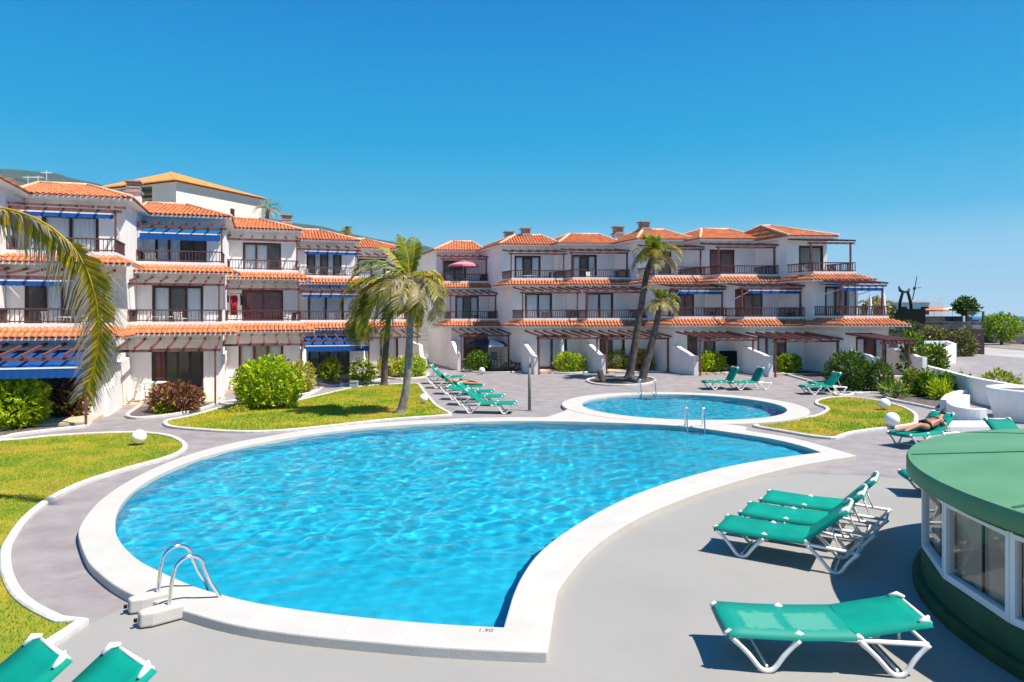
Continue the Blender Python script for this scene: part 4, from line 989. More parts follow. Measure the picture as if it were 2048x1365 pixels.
# far palms and trees
def small_palm(px, py, D, label, L, seed, hh):
    p = QZ(px, py, D); b = Vector((p.x, p.y, 0)); palm(b, [(0,0,0),(.1,0,p.z*.5),(0,0,p.z)], .22, .16, M['trunkd'], wspec(18, seed), label, 'palm trees', L, .55, 24, seed)
small_palm(692, 468, 62, 'distant palm top rising behind the tiled roofs', 1.15, 21, 0)
small_palm(534, 418, 66, 'dark shaggy palm beside the cream building', 1.9, 22, 0)
def tree(px, pyb, pyt, D, wpx, label, mats, wts, seed, group='trees by the sea road', n=1500, size=.28, low=.56):
    p = QZ(px, pyb, D); h = (pyb-pyt)/FPX*D; rx = wpx/2/FPX*D
    t = thing('tree', p, label, 'tree', group); rg = np.random.default_rng(seed)
    pts = crown_pts(n, rx, rx, h*.45, rg, .35, .4, 0, seed); pts[:,2] += h*low
    V, F = leaves(n, pts, size, rg, .3, .5); mi = np.repeat(rg.choice(len(mats), n, p=np.array(wts)/sum(wts)), 2)
    link('crown', np_mesh('crown', V, F, mi, [M[m] for m in mats]), t, None, 'stuff')
    mb = MB(); mb.tube([(0,0,-.5),(.05,0,h*.3),(0,.05,h*.7)], [.16,.12,.05], 7)
    for k in range(5): a = k*1.3; mb.tube([(0,0,h*.3),(rx*.5*math.cos(a),rx*.5*math.sin(a),h*.65)], [.07,.02], 5)
    mb.build('trunk', M['bark'], t)
tree(1931, 634, 597, 66, 42, 'dark round tree above the sea wall terrace', ('dg1','dg2','og1'), (5,3,2), 81)
tree(2003, 682, 621, 74, 66, 'broad yellow green tree beside the coast road', ('lg1','dg2','lg2','yl2'), (3,3,3,1), 82, n=2600, low=.44)
tree(1985, 655, 628, 82, 30, 'small green tree left of the broad road tree', ('dg2','lg1'), (1,1), 83, n=600, low=.45)
tree(1752, 640, 598, 52, 50, 'pale feathery tree behind the end balcony post', ('pale','og1','pdry'), (3,2,2), 84, n=900)
tree(1768, 642, 606, 56, 36, 'olive tree between end house and black plinth', ('og1','dg2','tan1'), (3,2,2), 85, n=900)

# ------------------------------------------------------------------ sea side: walls, plinth, sculpture, villa
def wallrun(name, pts, tops, th, label, base=-.3, m='white', cat='wall'):
    c = pts[0]; t = thing(name, (c.x, c.y, 0), label, cat)
    mb = MB()
    for i in range(len(pts)-1):
        a, b = pts[i], pts[i+1]; d = Vector((b.x-a.x, b.y-a.y, 0)).normalized(); s = Vector((-d.y, d.x, 0))*th/2
        a2 = a-d*(th*.45 if i else 0); b2 = b
        o = Vector((c.x, c.y, 0)); zt0, zt1 = tops[i], tops[i+1]
        vs = [a2-s, b2-s, b2+s, a2+s]; vs = [Vector((p.x, p.y, base))-o for p in vs]
        tp = [Vector((p.x, p.y, base+zz-base)) for p, zz in zip(vs, (zt0, zt1, zt1, zt0))]
        mb.add(vs+tp, [(3,2,1,0),(4,5,6,7),(0,1,5,4),(1,2,6,5),(2,3,7,6),(3,0,4,7)])
    mb.build('wall', M[m], t); return t
wallrun('garden_wall', [Q(1838,35), Q(1946,27.5), Q(2140,21.5)], [.98,.95,.95], .22, 'long low white garden wall running from the corner towards the kiosk')
wallrun('garden_wall', [Q(1839,35.15), Q(1872,38.5), Q(1908,42.2)], [.97,1.30,1.68], .22, 'sloping white garden wall climbing from the low wall corner')
wallrun('garden_wall', [Q(1910,42.3), Q(1893,44), Q(1812,43.2), Q(1800,41.5)], [1.68,1.80,1.82,2.05], .2, 'white garden wall behind the yellow topped shrub')
# terrace of dark stone, tan planted bank, glass balustrade
tt = thing('stone_terrace', Q(1900, 60), 'dark lava stone sea terrace with a glass balustrade above tan shrubs', 'terrace')
o = Q(1900, 60)
def tbx(name, a, b, y0, y1, z0, z1, m, par=tt):
    mb = MB(); mb.box((a-CX0)/FPX*y0-o.x, (b-CX0)/FPX*y0-o.x, y0-o.y, y1-o.y, z0, z1); return mb.build(name, m, par)
tbx('slab', 1790, 1968, 63, 72, 2.55, 2.85, M['lava']); tbx('upper_wall', 1800, 1945, 66, 70, 2.86, 3.35, M['lava'])
tbx('retaining_wall', 1760, 1945, 62, 66, -.5, 2.54, M['lava']); tbx('side_wall', 1946, 1969, 56, 62, 0, 2.3, M['darkwood'])
tbx('glass_panel', 1935, 1968, 64, 64.03, 2.86, 3.75, M['glass']); tbx('rail', 1935, 1969, 63.98, 64.06, 3.76, 3.82, M['kdark']); tbx('post', 1927, 1930, 63.6, 63.75, 1.8, 3.4, M['white']); tbx('post', 1966, 1969, 63.95, 64.1, 2.86, 3.75, M['kdark'])
for k, (a, b, c, d, D, nm) in enumerate([(1835,1905,652,702,50,'dry tan hedge plants below the dark terrace wall'), (1896,1952,660,722,49,'tan and olive trailing bank beside the brown side wall'), (1700,1850,640,668,52,'dark low shrubs behind the end house pergola')]):
    p = Q((a+b)/2, D); p.z = 3.4-(d-632)/FPX*D; rx = (b-a)/2/FPX*D
    bush('bank_shrub', loc=p, rx=rx, ry=rx*.5, rz=(d-c)/FPX*D*.55, n=1500, size=.24, mats=('tan1','og1','yl2','dg2') if k < 2 else ('lava','dg1','og1'), wts=(5,2,1,1) if k < 2 else (1,2,2), label=nm, group='shrubs on the bank', seed=90+k, cat='shrub', lump=.3)
mb = MB(); p = Q(1808, 58); mb.box(-1.33,1.33,-.8,.8,2.45-2.45,1.5); 
pl = mb.build('statue_plinth', M['black'], None, loc=(p.x, p.y, 2.47)); tag(pl, 'black stone block plinth carrying the bronze figure', 'plinth')
st = thing('bronze_sculpture', (p.x+.1, p.y, 3.97), 'dark bronze figure of two leaning legs holding a tall spear like rod', 'sculpture')
mb = MB(); mb.tube([(-.55,0,0),(-.5,0,.7),(-.28,0,1.5),(-.2,0,1.75)], [.13,.15,.13,.12], 8); mb.tube([(.6,0,0),(.52,0,.7),(.3,0,1.5),(.15,0,1.75)], [.13,.15,.13,.12], 8); mb.tube([(-.62,0,2.25),(-.5,0,1.8),(-.1,0,1.66),(.3,0,1.72),(.42,0,2.0)], [.07,.15,.12,.15,.08], 8)
mb.build('body', M['bronze'], st, smooth=True)
mb = MB(); mb.tube([(.72,0,.9),(.95,0,2.1),(1.15,0,3.2)], [.05,.05,.03], 6); mb.tube([(.85,0,1.9),(.95,0,2.1)], .13, 8); mb.bar((.9,0,2.05),(1.55,0,2.08),.05,.05); mb.build('rod', M['bronze'], st)
for ch in st.children: ch.scale = (.86, .86, .86)
vt = thing('white_villa', Q(1825, 100), 'low white villa with flat roof and roof railing behind the sculpture', 'building')
mb = MB(); mb.box(-3.2,4.5,0,8,-4,5.3); mb.build('wall', M['white'], vt); mb = MB(); mb.box(-4.9,2.6,-.4,8,5.32,5.6); mb.build('roof', M['white'], vt)
mb = MB(); mb.bar((2.6,0,5.9),(4.6,0,5.9),.06,.06); [mb.bar((2.6+k*.4,0,5.3),(2.6+k*.4,0,5.9),.04,.04) for k in range(6)]; mb.build('roof_railing', M['white'], vt)
mb = MB(); mb.box(-2,-.8,-.02,.1,3.6,4.7); mb.box(1.2,2.4,-.02,.1,3.6,4.7); mb.build('window', M['dark'], vt)
def parasol(loc, h, r, cols, label, folded=False, dip=.32, cat='parasol'):
    t = thing('parasol', loc, label, cat, 'sun parasols'); mb = MB(); mb.tube([(0,0,0),(0,0,h+.08)], .022, 6); mb.build('pole', M['white'], t)
    if folded:
        mb = MB(); mb.lathe((0,0,0), [(.02,h),(.07,h-.15),(.11,h-.7),(.14,h-1.15),(.05,h-1.2)], 10); mb.build('canopy', M[cols[0]], t, smooth=True, fixn=False)
    else:
        mb = MB(); n = 8
        for k in range(n):
            a0, a1 = 2*math.pi*k/n, 2*math.pi*(k+1)/n; am = (a0+a1)/2; P = lambda a, rr, z: (rr*math.cos(a), rr*math.sin(a), z)
            mb.add([(0,0,h), P(a0,r*.55,h-dip*.42), P(am,r*.53,h-dip*.47), P(a1,r*.55,h-dip*.42), P(a0,r,h-dip), P(am,r*.95,h-dip*1.02), P(a1,r,h-dip), P(a0,r*1.005,h-dip-.12), P(am,r*.955,h-dip-.14), P(a1,r*1.005,h-dip-.12)],
                   [(0,1,2),(0,2,3),(1,4,5,2),(2,5,6,3),(4,7,8,5),(5,8,9,6)], k % len(cols))
        mb.build('canopy', [M[c] for c in cols], t, fixn=False)
    mb = MB(); mb.lathe((0,0,0), [(.01,0),(.2,0),(.2,.06),(.03,.1)], 12); mb.build('base', M['greyplastic'], t); return t
parasol(Q(1868, 84, 2.3), 2.1, 1.6, ['orangecloth','orangecloth'], 'orange parasol far off beside the white villa')
parasol(Q(1905, 86, 2.5), 2.0, 1.4, ['whitecloth'], 'white parasol far off below the dark round tree')
# dark lava rocks along the shore
for k in range(40):
    rg = random.Random(200+k); D = rg.uniform(84, 125); px = rg.uniform(1972, 2085); s = rg.uniform(1.8, 3.6)
    me = None; bm = bmesh.new(); bmesh.ops.create_icosphere(bm, subdivisions=2, radius=1)
    for v in bm.verts: v.co *= 1+.45*mnoise.noise(v.co*1.7+Vector((k,0,0))); 
    for v in bm.verts: v.co.z *= .6
    me = bpy.data.meshes.new('shore_rock'); bm.to_mesh(me); bm.free(); me.materials.append(M['lava'])
    r = link('shore_rock', me, None, Q(px, D, .1)); r.scale = (s*1.4, s, s*.9); tag(r, 'rough dark lava rock on the shore beyond the road', 'rock', 'lava rocks on the shore')
# white planters
t = thing('round_planter', Q(2060, 22.6), 'big white tapering round planter behind the green kiosk', 'planter')
mb = MB(); mb.lathe((0,0,0), [(.95,-.1),(1.05,.3),(1.22,.96),(1.2,1.03),(1.08,1.03),(1.06,.9)], 40); mb.build('wall', M['white'], t, smooth=True); mb = MB(); mb.lathe((0,0,0), [(.0,.92),(1.07,.92)], 24); mb.build('soil', M['soil'], t)
kp = catmull([Q(a, d) for a, d in [(1968,21.6),(1945,21.7),(1920,22.2),(1906,23.4),(1915,24.6),(1940,25.3)]], 5, False)
tag(kerb('planter_wall', [V2(p) for p in kp], .2, .5, False, M['white']), 'low curved white planter wall leading into the round planter', 'wall', kind='thing')
kp = catmull([Q(a, d) for a, d in [(1893,24.5),(1905,26.2),(1930,27.5),(1975,28.3)]], 5, False)
tag(kerb('planter_wall', [V2(p) for p in kp], .2, .42, False, M['white']), 'low white edging wall at the back of the curved bed', 'wall', kind='thing')
mb = MB(); mb.box(-.9,1.2,-.5,.7,-.05,.16); tag(mb.build('white_step', M['white'], None, loc=Q(1935, 20.6)), 'white plastered step in front of the curved planter wall', 'step')

# ------------------------------------------------------------------ green kiosk
KC = Vector((8.8, 7.0, 0)); KR, RR = 4.0, 4.17
kt = thing('green_kiosk', KC, 'round green pool kiosk with shallow cone roof and white framed windows', 'kiosk')
mb = MB(); mb.lathe((0,0,0), [(RR-.3,1.40),(RR-.01,1.385),(RR,1.40),(RR,1.555),(RR-.02,1.585),(RR-.05,1.59),(2.0,1.86),(.0,2.12)], 128); mb.build('roof', M['kgreen'], kt, smooth=True)
for m in kt.children: 
    e = m.modifiers.new('edge', 'EDGE_SPLIT'); e.split_angle = R(35)
mb = MB()
for k in range(10):
    a = R(151+36*k); P = lambda r, z: Vector((r*math.cos(a), r*math.sin(a), z))
    mb.bar(P(RR-.06,1.592), P(2.0,1.863), .045, .012); mb.bar(P(2.0,1.863), P(.05,2.115), .045, .012)
mb.build('roof_seam', M['kdark'], kt)
mb = MB(); mb.lathe((0,0,0), [(KR,-.1),(KR,.42),(KR-.12,.42),(KR-.12,-.1)], 96); mb.lathe((0,0,0), [(KR-.12,1.3),(KR-.003,1.3),(KR-.003,1.41)], 96); mb.build('wall', M['kdark'], kt, smooth=False)
mb = MB(); mb.lathe((0,0,0), [(KR+.10,-.1),(KR+.10,.10),(KR+.06,.13),(KR+.001,.14)], 96); mb.build('plinth', M['moss'], kt)
mb = MB(); mb.lathe((0,0,0), [(0,.05),(KR-.13,.05)], 32); mb.build('floor', M['kcurtain'], kt)
na = 22
for k in range(na):
    a0 = R(135.5)+2*math.pi*k/na; a1 = a0+2*math.pi/na; P = lambda a, r, z: Vector((r*math.cos(a), r*math.sin(a), z))
    A, B = P(a0, KR-.04, 0), P(a1, KR-.04, 0); d = (B-A).normalized(); L = (B-A).length; nn = Vector(((A+B).x, (A+B).y, 0)).normalized()
    def bb_(mb, u0, u1, v0, v1, z0, z1):
        vs = [A+d*u+nn*v+Vector((0,0,z)) for z in (z0, z1) for (u, v) in ((u0,v0),(u1,v0),(u1,v1),(u0,v1))]
        mb.add(vs, [(3,2,1,0),(4,5,6,7),(0,1,5,4),(1,2,6,5),(2,3,7,6),(3,0,4,7)])
    if k % 22 in (21,): 
        mb = MB(); bb_(mb, 0, L, -.05, .03, .42, 1.31); mb.build('wall_panel', M['kdark'], kt); continue
    mb = MB(); bb_(mb, 0, .055, -.04, .04, .425, 1.31); bb_(mb, L-.055, L, -.04, .04, .425, 1.31); bb_(mb, .056, L-.056, -.04, .04, .425, .50); bb_(mb, .056, L-.056, -.04, .04, 1.25, 1.309)
    wo = mb.build('window', M['upvc'], kt)
    mb = MB(); mb.add([A+d*u+Vector((0,0,z)) for u, z in ((.056,.5),(L-.056,.5),(L-.056,1.25),(.056,1.25))], [(0,1,2,3)]); mb.build('pane', M['kioskglass'], wo, fixn=False)
    mb = MB(); bb_(mb, L*.5-.012, L*.5+.012, -.07, -.05, .5, 1.25); mb.build('blind_rail', M['darkwood'], wo)
    mb = MB(); ns = 14; pts = [A+d*(.03+(L-.06)*q/ns)-nn*(.085+.02*math.sin(q*2.0)) for q in range(ns+1)]
    mb.add([p+Vector((0,0,.45)) for p in pts]+[p+Vector((0,0,1.3)) for p in pts], [(q, q+1, ns+2+q, ns+1+q) for q in range(ns)]); mb.build('blind', M['kcurtain'] if k not in (0,) else M['curtain'], wo, smooth=True, fixn=False)

# ------------------------------------------------------------------ sun loungers
LW, SH = .64, .345
_cache = {}
def lounger_mesh(key, fn, m, smooth=False):
    if key not in _cache:
        mb = MB(); fn(mb); o = mb.build(key[0], m, None, smooth); _cache[key] = o.data; bpy.data.objects.remove(o)
    return _cache[key]
def vleg(mb, x0, x1, xb, y):
    r = .024; t = .05
    c = catmull([Vector((x0, y, SH-.02)), Vector((x0+(xb-x0)*.45, y, SH*.52)), Vector((xb-.07, y, .05)), Vector((xb, y, .022)), Vector((xb+.07, y, .05)), Vector((x1+(xb-x1)*.45, y, SH*.52)), Vector((x1, y, SH-.02))], 4, False)
    mb.tube(c, [r*1.25]*2+[r]*(len(c)-4)+[r*1.25]*2, 8)
def lounger(loc, rz, ang, label, fab='lounge', group='green and white sun loungers', name='sun_lounger'):
    t = thing(name, loc, label, 'sun lounger', group, rz)
    HX = 1.20; BL = .70
    def fr(mb):
        for y in (-LW/2, LW/2): mb.tube([(0,y,SH),(.1,y,SH),(1.0,y,SH),(1.86,y,SH-.03)], .024, 8)
        for x in (.03, .62, 1.22, 1.84): mb.tube([(x,-LW/2,SH-.02),(x,LW/2,SH-.02)], .018, 6)
        mb.tube([(.38,-LW/2,.06),(.38,LW/2,.06)], .014, 6); mb.tube([(1.58,-LW/2,.06),(1.58,LW/2,.06)], .014, 6)
    link('frame', lounger_mesh(('frame',), fr, M['resin'], True), t)
    for y in (-LW/2-.012, LW/2+.012):
        link('leg', lounger_mesh(('leg', y, 0), lambda mb: vleg(mb, .06, .68, .38, y), M['resin'], True), t)
        link('leg', lounger_mesh(('leg', y, 1), lambda mb: vleg(mb, 1.24, 1.86, 1.58, y), M['resin'], True), t)
    def seat(mb):
        n = 10; w2 = LW/2+.008; prof = [(.0, SH-.035), (.0, SH+.02), (.03, SH+.052)]+[(.03+(HX-.03)*i/n, SH+.052-.016*math.sin(math.pi*i/n)) for i in range(1, n+1)]
        k = len(prof); vs = []
        ys = [-w2-.028, -w2-.02, -w2*.5, 0, w2*.5, w2+.02, w2+.028]; sag = [-.055, 0, -.012, -.016, -.012, 0, -.055]
        for x, z in prof:
            for y, s in zip(ys, sag): vs.append((x, y, z+s))
        m_ = len(ys); fs = [(i*m_+j, i*m_+j+1, (i+1)*m_+j+1, (i+1)*m_+j) for i in range(k-1) for j in range(m_-1)]
        mb.add(vs, fs)
    link('seat_sling', lounger_mesh(('seat_sling', fab), seat, M[fab], True), t)
    bo = bpy.data.objects.new('backrest', None); COL.objects.link(bo); bo.parent = t; bo.location = (HX, 0, SH+.03); bo.rotation_euler = (0, -R(ang), 0); bo.empty_display_size = .1
    def bs(mb):
        n = 6; w2 = LW/2-.012; ys = [-w2-.028, -w2-.02, -w2*.5, 0, w2*.5, w2+.02, w2+.028]; sag = [-.045, .008, -.008, -.014, -.008, .008, -.045]; vs = []
        for i in range(n+1):
            for y, s in zip(ys, sag): vs.append((.0+BL*i/n, y, s+.02))
        for y in ys: vs.append((BL+.01, y, -.03))
        m_ = 7; mb.add(vs, [(i*m_+j, i*m_+j+1, (i+1)*m_+j+1, (i+1)*m_+j) for i in range(n+1) for j in range(m_-1)])
    def bf(mb):
        for y in (-LW/2+.02, LW/2-.02): mb.tube([(0,y,0),(BL,y,0)], .022, 8)
        mb.tube([(BL,-LW/2+.02,0),(BL,LW/2-.02,0)], .02, 8); mb.tube([(.35,-LW/2+.02,-.01),(.35,LW/2-.02,-.01)], .014, 6)
        for k in range(5): y = -.22+.11*k; mb.tube([(.02,y,-.015),(BL-.02,y,-.015)], .010, 5)
    link('back_sling', lounger_mesh(('back_sling',), bs, M['lounge'], True), bo); link('back_frame', lounger_mesh(('back_frame',), bf, M['resin'], True), bo)
    for s in (-1, 1):
        y = s*(LW/2-.03)
        link('corner_cap', lounger_mesh(('corner_cap', s), lambda mb: mb.tube([(BL-.10, y+s*.012, .03), (BL-.02, y+s*.004, .035), (BL+.02, y-s*.06, .03)], [.02,.032,.016], 8), M['resin'], True), bo)
        for x in (.03, .68, 1.22):
            q = link('frame_cap', lounger_mesh(('frame_cap',), lambda mb: mb.tube([(-.05, 0, SH+.012), (0, 0, SH+.03), (.05, 0, SH+.012)], [.018,.032,.018], 8), M['resin'], True), t); q.location = (x, s*LW/2, 0)
        a = R(ang); q = link('back_prop', lounger_mesh(('back_prop', round(ang)), lambda mb: mb.tube([(HX+.42*math.cos(a), 0, SH+.02+.42*math.sin(a)), (HX+.42, 0, SH-.03)], .013, 6), M['resin'], True), t); q.location = (0, s*(LW/2-.05), 0)
    return t
def lounge_px(pa, pb, ang, label, fab='lounge', near_side=True, L=1.2):
    """pa / pb: picture points where the near legs' bottoms meet the ground (foot end, head end)"""
    A, B = G(*pa), G(*pb); d = Vector((B.x-A.x, B.y-A.y, 0)).normalized(); rz = math.atan2(d.y, d.x)
    s = Vector((-d.y, d.x, 0))
    if near_side and s.y < 0: pass
    sgn = 1 if s.y > 0 else -1
    mid = (A+B)/2; o = mid-d*.98+s*sgn*(LW/2)
    return lounger(Vector((o.x, o.y, gz(o.x, o.y))), rz, ang, label, fab)
lounge_px((1529,1345), (1800,1355), 11, 'nearest sun lounger by the kiosk shade with faded patches on its seat', 'loungew')
lounge_px((1485,1116), (1669,1149), 42, 'front lounger of the three set close together with raised backs')
A = G(1485,1116); 
lounge_px((1532,1082), (1703,1110), 44, 'middle lounger of the three set close together with raised backs')
lounge_px((1572,1052), (1730,1076), 46, 'rear lounger of the three set close together with raised backs')
lounger(Vector((7.5, 13.2, 0)), R(-12), 30, 'lounger mostly hidden by the green kiosk roof, foot end out of sight')
lounger(Vector((9.95, 17.75, 0)), R(24), 38, 'lounger under the sunbather with raised green back')
lounger(Vector((12.45, 16.1, 0)), R(86), 30, 'lounger of which only the green back shows above the kiosk roof')
lounger(G(1408,779), R(8), 62, 'raised lounger nearer the leaning palms of the far pair by the small pool')
lounger(G(1459,780), R(8), 62, 'raised lounger nearer the seaward house of the far pair by the small pool')
lounger(G(1604,789), R(6), 52, 'lounger with raised back nearer the small lawn kerb, of the overlapping pair')
lounger(G(1622,781), R(6), 60, 'lounger with raised back nearer the oleander, of the overlapping pair')
rw = [((925,826),(995,824)), ((908,814),(972,812)), ((893,803),(955,801)), ((878,790),(930,789)), ((866,780),(915,779)), ((853,771),(905,770))]
rlb = ['nearest lounger in the row beside the palm lawn', 'second nearest lounger in the row beside the palm lawn', 'third lounger from the pool in the row beside the palm lawn', 'lounger with the second person in the row beside the palm lawn', 'fifth lounger from the pool in the row beside the palm lawn', 'farthest lounger in the row beside the palm lawn']
for k, (h_, f_) in enumerate([((939,828),(1009,829)), ((920,812),(987,813)), ((903,801),(968,802)), ((893,790),(950,790)), ((872,778),(925,778)), ((862,769),(912,769))]):
    lounge_px(f_, h_, [38,40,12,42,48,50][k], rlb[k])
lounger(Vector((-4.75, 4.08, 0)), R(53), 32, 'lounger at the bottom corner with faded green back beside the lawn', 'loungew')
lounger(Vector((-4.02, 3.93, 0)), R(53), 32, 'lounger at the bottom edge showing only a clean green back')

# ------------------------------------------------------------------ lamps, post, ladders, small things
def globe(px, py, rpx, label, D=None, stand=True):
    g = G(px, py+rpx*1.35); 
    if D is None: D = g.y
    r = rpx/FPX*D; b = Vector(((px-CX0)/FPX*D, D, gz((px-CX0)/FPX*D, D)))
    zc = CAMZ+(HORIZ-py)/FPX*D-b.z
    t = thing('globe_lamp', b, label, 'garden lamp', 'white globe lamps'); mb = MB(); n = 14
    mb.lathe((0,0,zc), [(max(.001, r*math.sin(math.pi*k/n)), -r*math.cos(math.pi*k/n)) for k in range(n+1)], 24); mb.build('globe', M['bulb'], t, smooth=True)
    mb = MB(); mb.lathe((0,0,0), [(.07,-.05),(.07,.02),(.045,.03),(.045,max(.06, zc-r*.95)),(.075,max(.07, zc-r*.9)),(.06,max(.09, zc-r*.75))], 12); mb.build('stem', M['brownmetal'], t)
globe(278, 874, 14, 'globe lamp on the rounded end of the left lawn')
globe(847, 797, 9, 'globe lamp beside the front lawn palm trunk')
globe(964, 741, 6, 'small globe lamp before the dark green bush')
globe(1769, 808, 11, 'globe lamp on the kerb at the far side of the small lawn')
globe(1784, 839, 14, 'larger globe lamp at the near side of the small lawn')
t = thing('lamp_box', G(1802, 778), 'small white domed lamp at the edge of the far path', 'garden lamp'); mb = MB(); mb.lathe((0,0,0), [(.16,-.02),(.17,.3),(.15,.42),(.08,.5),(.001,.52)], 16); mb.build('shade', M['white'], t, smooth=True)
mb = MB(); mb.lathe((0,0,0), [(.18,-.03),(.18,.02)], 16); mb.build('base', M['greyplastic'], t)
mb = MB(); mb.box(-.17,.17,-.14,.14,0,.32); mb.box(-.19,.19,-.16,.16,.32,.36); tag(mb.build('utility_box', M['greyplastic'], None, loc=G(708,778)), 'small grey plastic box at the edge of the palm lawn', 'box')
t = thing('pool_shower', G(1059, 822), 'slim grey brown outdoor shower post between the two pools', 'shower')
mb = MB(); mb.tube([(0,0,0),(0,0,1.95)], .055, 12); mb.build('post', M['brownmetal'], t, smooth=True); mb = MB(); mb.tube([(0,0,1.95),(0,0,2.02),(.12,-.05,2.06),(.2,-.06,2.0)], .03, 8); mb.lathe((.2,-.06,1.93), [(.001,.07),(.05,.05),(.08,0),(.001,-.005)], 12); mb.build('shower_head', M['resin'], t, smooth=True)
mb = MB(); mb.lathe((0,0,0), [(.001,.012),(.16,.012),(.16,-.02)], 16); mb.build('base', M['brownmetal'], t)
t = thing('tree_stump', G(1203, 765), 'short dark palm stump in the round bed', 'stump'); mb = MB(); mb.tube([(0,0,-.05),(.0,0,.15),(-.05,.02,.45),(-.08,.03,.62)], [.24,.19,.16,.17], 10); mb.build('trunk', M['trunkd'], t, smooth=True)
mb = MB(); mb.tube([(-.55,-.1,.02),(-.25,-.05,.12),(0,0,.1)], [.1,.12,.14], 8); mb.build('root', M['trunkd'], t, smooth=True)

def ladder(base, out, gap, h, reach, label, dz=CZ, plinth=False, r=.021):
    """base: middle of the two deck feet; out: direction towards the water"""
    out = Vector(out).normalized(); side = Vector((-out.y, out.x, 0)); t = thing('pool_ladder', base, label, 'pool ladder', 'steel pool ladders')
    for s in (-1, 1):
        o = side*s*gap/2
        c = [o+Vector((0,0,0)), o+Vector((0,0,h*.55))+out*.03]
        for k in range(9):
            a = math.pi*k/8; c.append(o+out*(.05+reach*.28*(1-math.cos(a)))+Vector((0,0,h*.68+h*.32*math.sin(a))))
        c += [o+out*(reach*.78)+Vector((0,0,h*.3)), o+out*reach+Vector((0,0,-.16)), o+out*(reach+.04)+Vector((0,0,-.95))]
        mb = MB(); mb.tube(catmull(c, 4, False), r, 10); mb.build('handrail', M['steel'], t, smooth=True)
        if plinth:
            mb = MB(); pts = [(-.06,-.31),(.06,-.31),(.105,-.19),(.105,.14),(-.105,.14),(-.105,-.19)]
            lo = [o+side*p+out*q+Vector((0,0,-.13)) for p, q in pts]; hi = [o+side*p*.95+out*q*.98+Vector((0,0,.03)) for p, q in pts]
            mb.prism(None, lo, hi); pb = mb.build('plinth', M['coping'], t)
            bv = pb.modifiers.new('b', 'BEVEL'); bv.width = .025; bv.segments = 3
            mb = MB(); mb.lathe((0,0,0), [(.001,.0),(.022,.0),(.022,.03)], 10); q = mb.build('bolt', M['black'], pb); q.location = o-out*.322+Vector((0,0,-.05)); q.rotation_euler = (R(90), 0, math.atan2(out.y, out.x)-R(90))
        mb = MB(); mb.lathe(o, [(.05,0),(.05,.012),(.026,.03)], 14); mb.build('foot_flange', M['steel'], t, smooth=True)
    for k in range(3):
        z = -.3-.28*k; mb = MB(); mb.bar(side*gap*.5+out*(reach+.03)+Vector((0,0,z)), -side*gap*.5+out*(reach+.03)+Vector((0,0,z)), .06, .03); mb.build('step', M['steel'], t)
    return t
a, b = G(303,1193,CZ+.03), G(351,1211,CZ+.03); mid = (a+b)/2; sd_ = (b-a); sd_.z = 0
outd = Vector((-sd_.y, sd_.x, 0)).normalized()
if outd.y < 0: outd = -outd
ladder(mid, outd+Vector((.45,0,0)), sd_.length, .52, .58, 'steel pool ladder on white plinths at the near pool edge', plinth=True)
if 1:
    a, b = G(1382,857,CZ), G(1411,859,CZ); mid = (a+b)/2+Vector((0,.5,0)); ladder(mid, (-.12,-1,0), .50, .62, .55, 'steel pool ladder at the far edge of the large pool')
    p = SC0+Vector((-.5, SR0+.42, CZ+.005)); ladder(p, (.05,-1,0), .62, .62, .55, 'steel pool ladder at the far edge of the small round pool')
fc = bpy.data.curves.new('depth_mark', 'FONT'); fc.body = '1.90'; fc.size = .095; fc.extrude = .001
fo = bpy.data.objects.new('tmp', fc); COL.objects.link(fo); bpy.context.view_layer.update()
fm = bpy.data.meshes.new_from_object(fo.evaluated_get(bpy.context.evaluated_depsgraph_get())); bpy.data.objects.remove(fo); fm.materials.clear(); fm.materials.append(M['ink'])
fo = link('depth_mark', fm, None, G(955,1263,CZ+.003)); fo.rotation_euler = (0, 0, R(-4))
tag(fo, 'grey painted depth figure on the coping by the sharp pool corner', 'depth mark')
for k, (a, b) in enumerate([(515,1238), (700,1262), (873,1278)]):
    mb = MB(); mb.lathe((0,0,0), [(.001,.004),(.055,.004),(.06,-.002)], 14); tag(mb.build('skimmer_lid', M['kerb'], None, loc=G(a,b,CZ+.002)), ['round coping lid nearest the plinthed ladder', 'round coping lid between the two others', 'round coping lid nearest the depth figure'][k], 'lid', 'round lids in the coping')

# ------------------------------------------------------------------ balcony furniture, washing, parasols
def chair(loc, rz, label, m='resin'):
    t = thing('plastic_chair', loc, label, 'chair', 'balcony and patio chairs', rz)
    mb = MB(); mb.box(-.22,.22,-.22,.22,.41,.44); mb.build('seat', M[m], t)
    mb = MB()
    for k in range(5): x = -.18+.09*k; mb.bar((x,.21,.45),(x,.30,.88),.05,.02)
    mb.bar((-.23,.30,.88),(.23,.30,.88),.04,.05); mb.build('backrest', M[m], t)
    for x in (-.2, .2):
        for y in (-.2, .2): mb = MB(); mb.bar((x*1.1,y*1.1,0),(x,y,.41),.04,.04); mb.build('leg', M[m], t)
        mb = MB(); mb.bar((x*1.15,-.2,.62),(x*1.15,.26,.64),.045,.025); mb.bar((x*1.15,-.18,.41),(x*1.15,-.2,.62),.03,.03); mb.build('armrest', M[m], t)
def table(loc, label, m='resin', r=.4):
    t = thing('round_table', loc, label, 'table', 'balcony and patio tables'); mb = MB(); mb.lathe((0,0,0), [(.001,.72),(r,.72),(r,.69),(.001,.68)], 18); mb.build('top', M[m], t)
    for k in range(4): a = k*math.pi/2+.6; mb = MB(); mb.bar((.28*math.cos(a),.28*math.sin(a),0),(.08*math.cos(a),.08*math.sin(a),.69),.04,.04); mb.build('leg', M[m], t)
wh = ['nearest cut off', 'blue awned', 'bright awned', 'red washing', 'palm screened', 'corner']
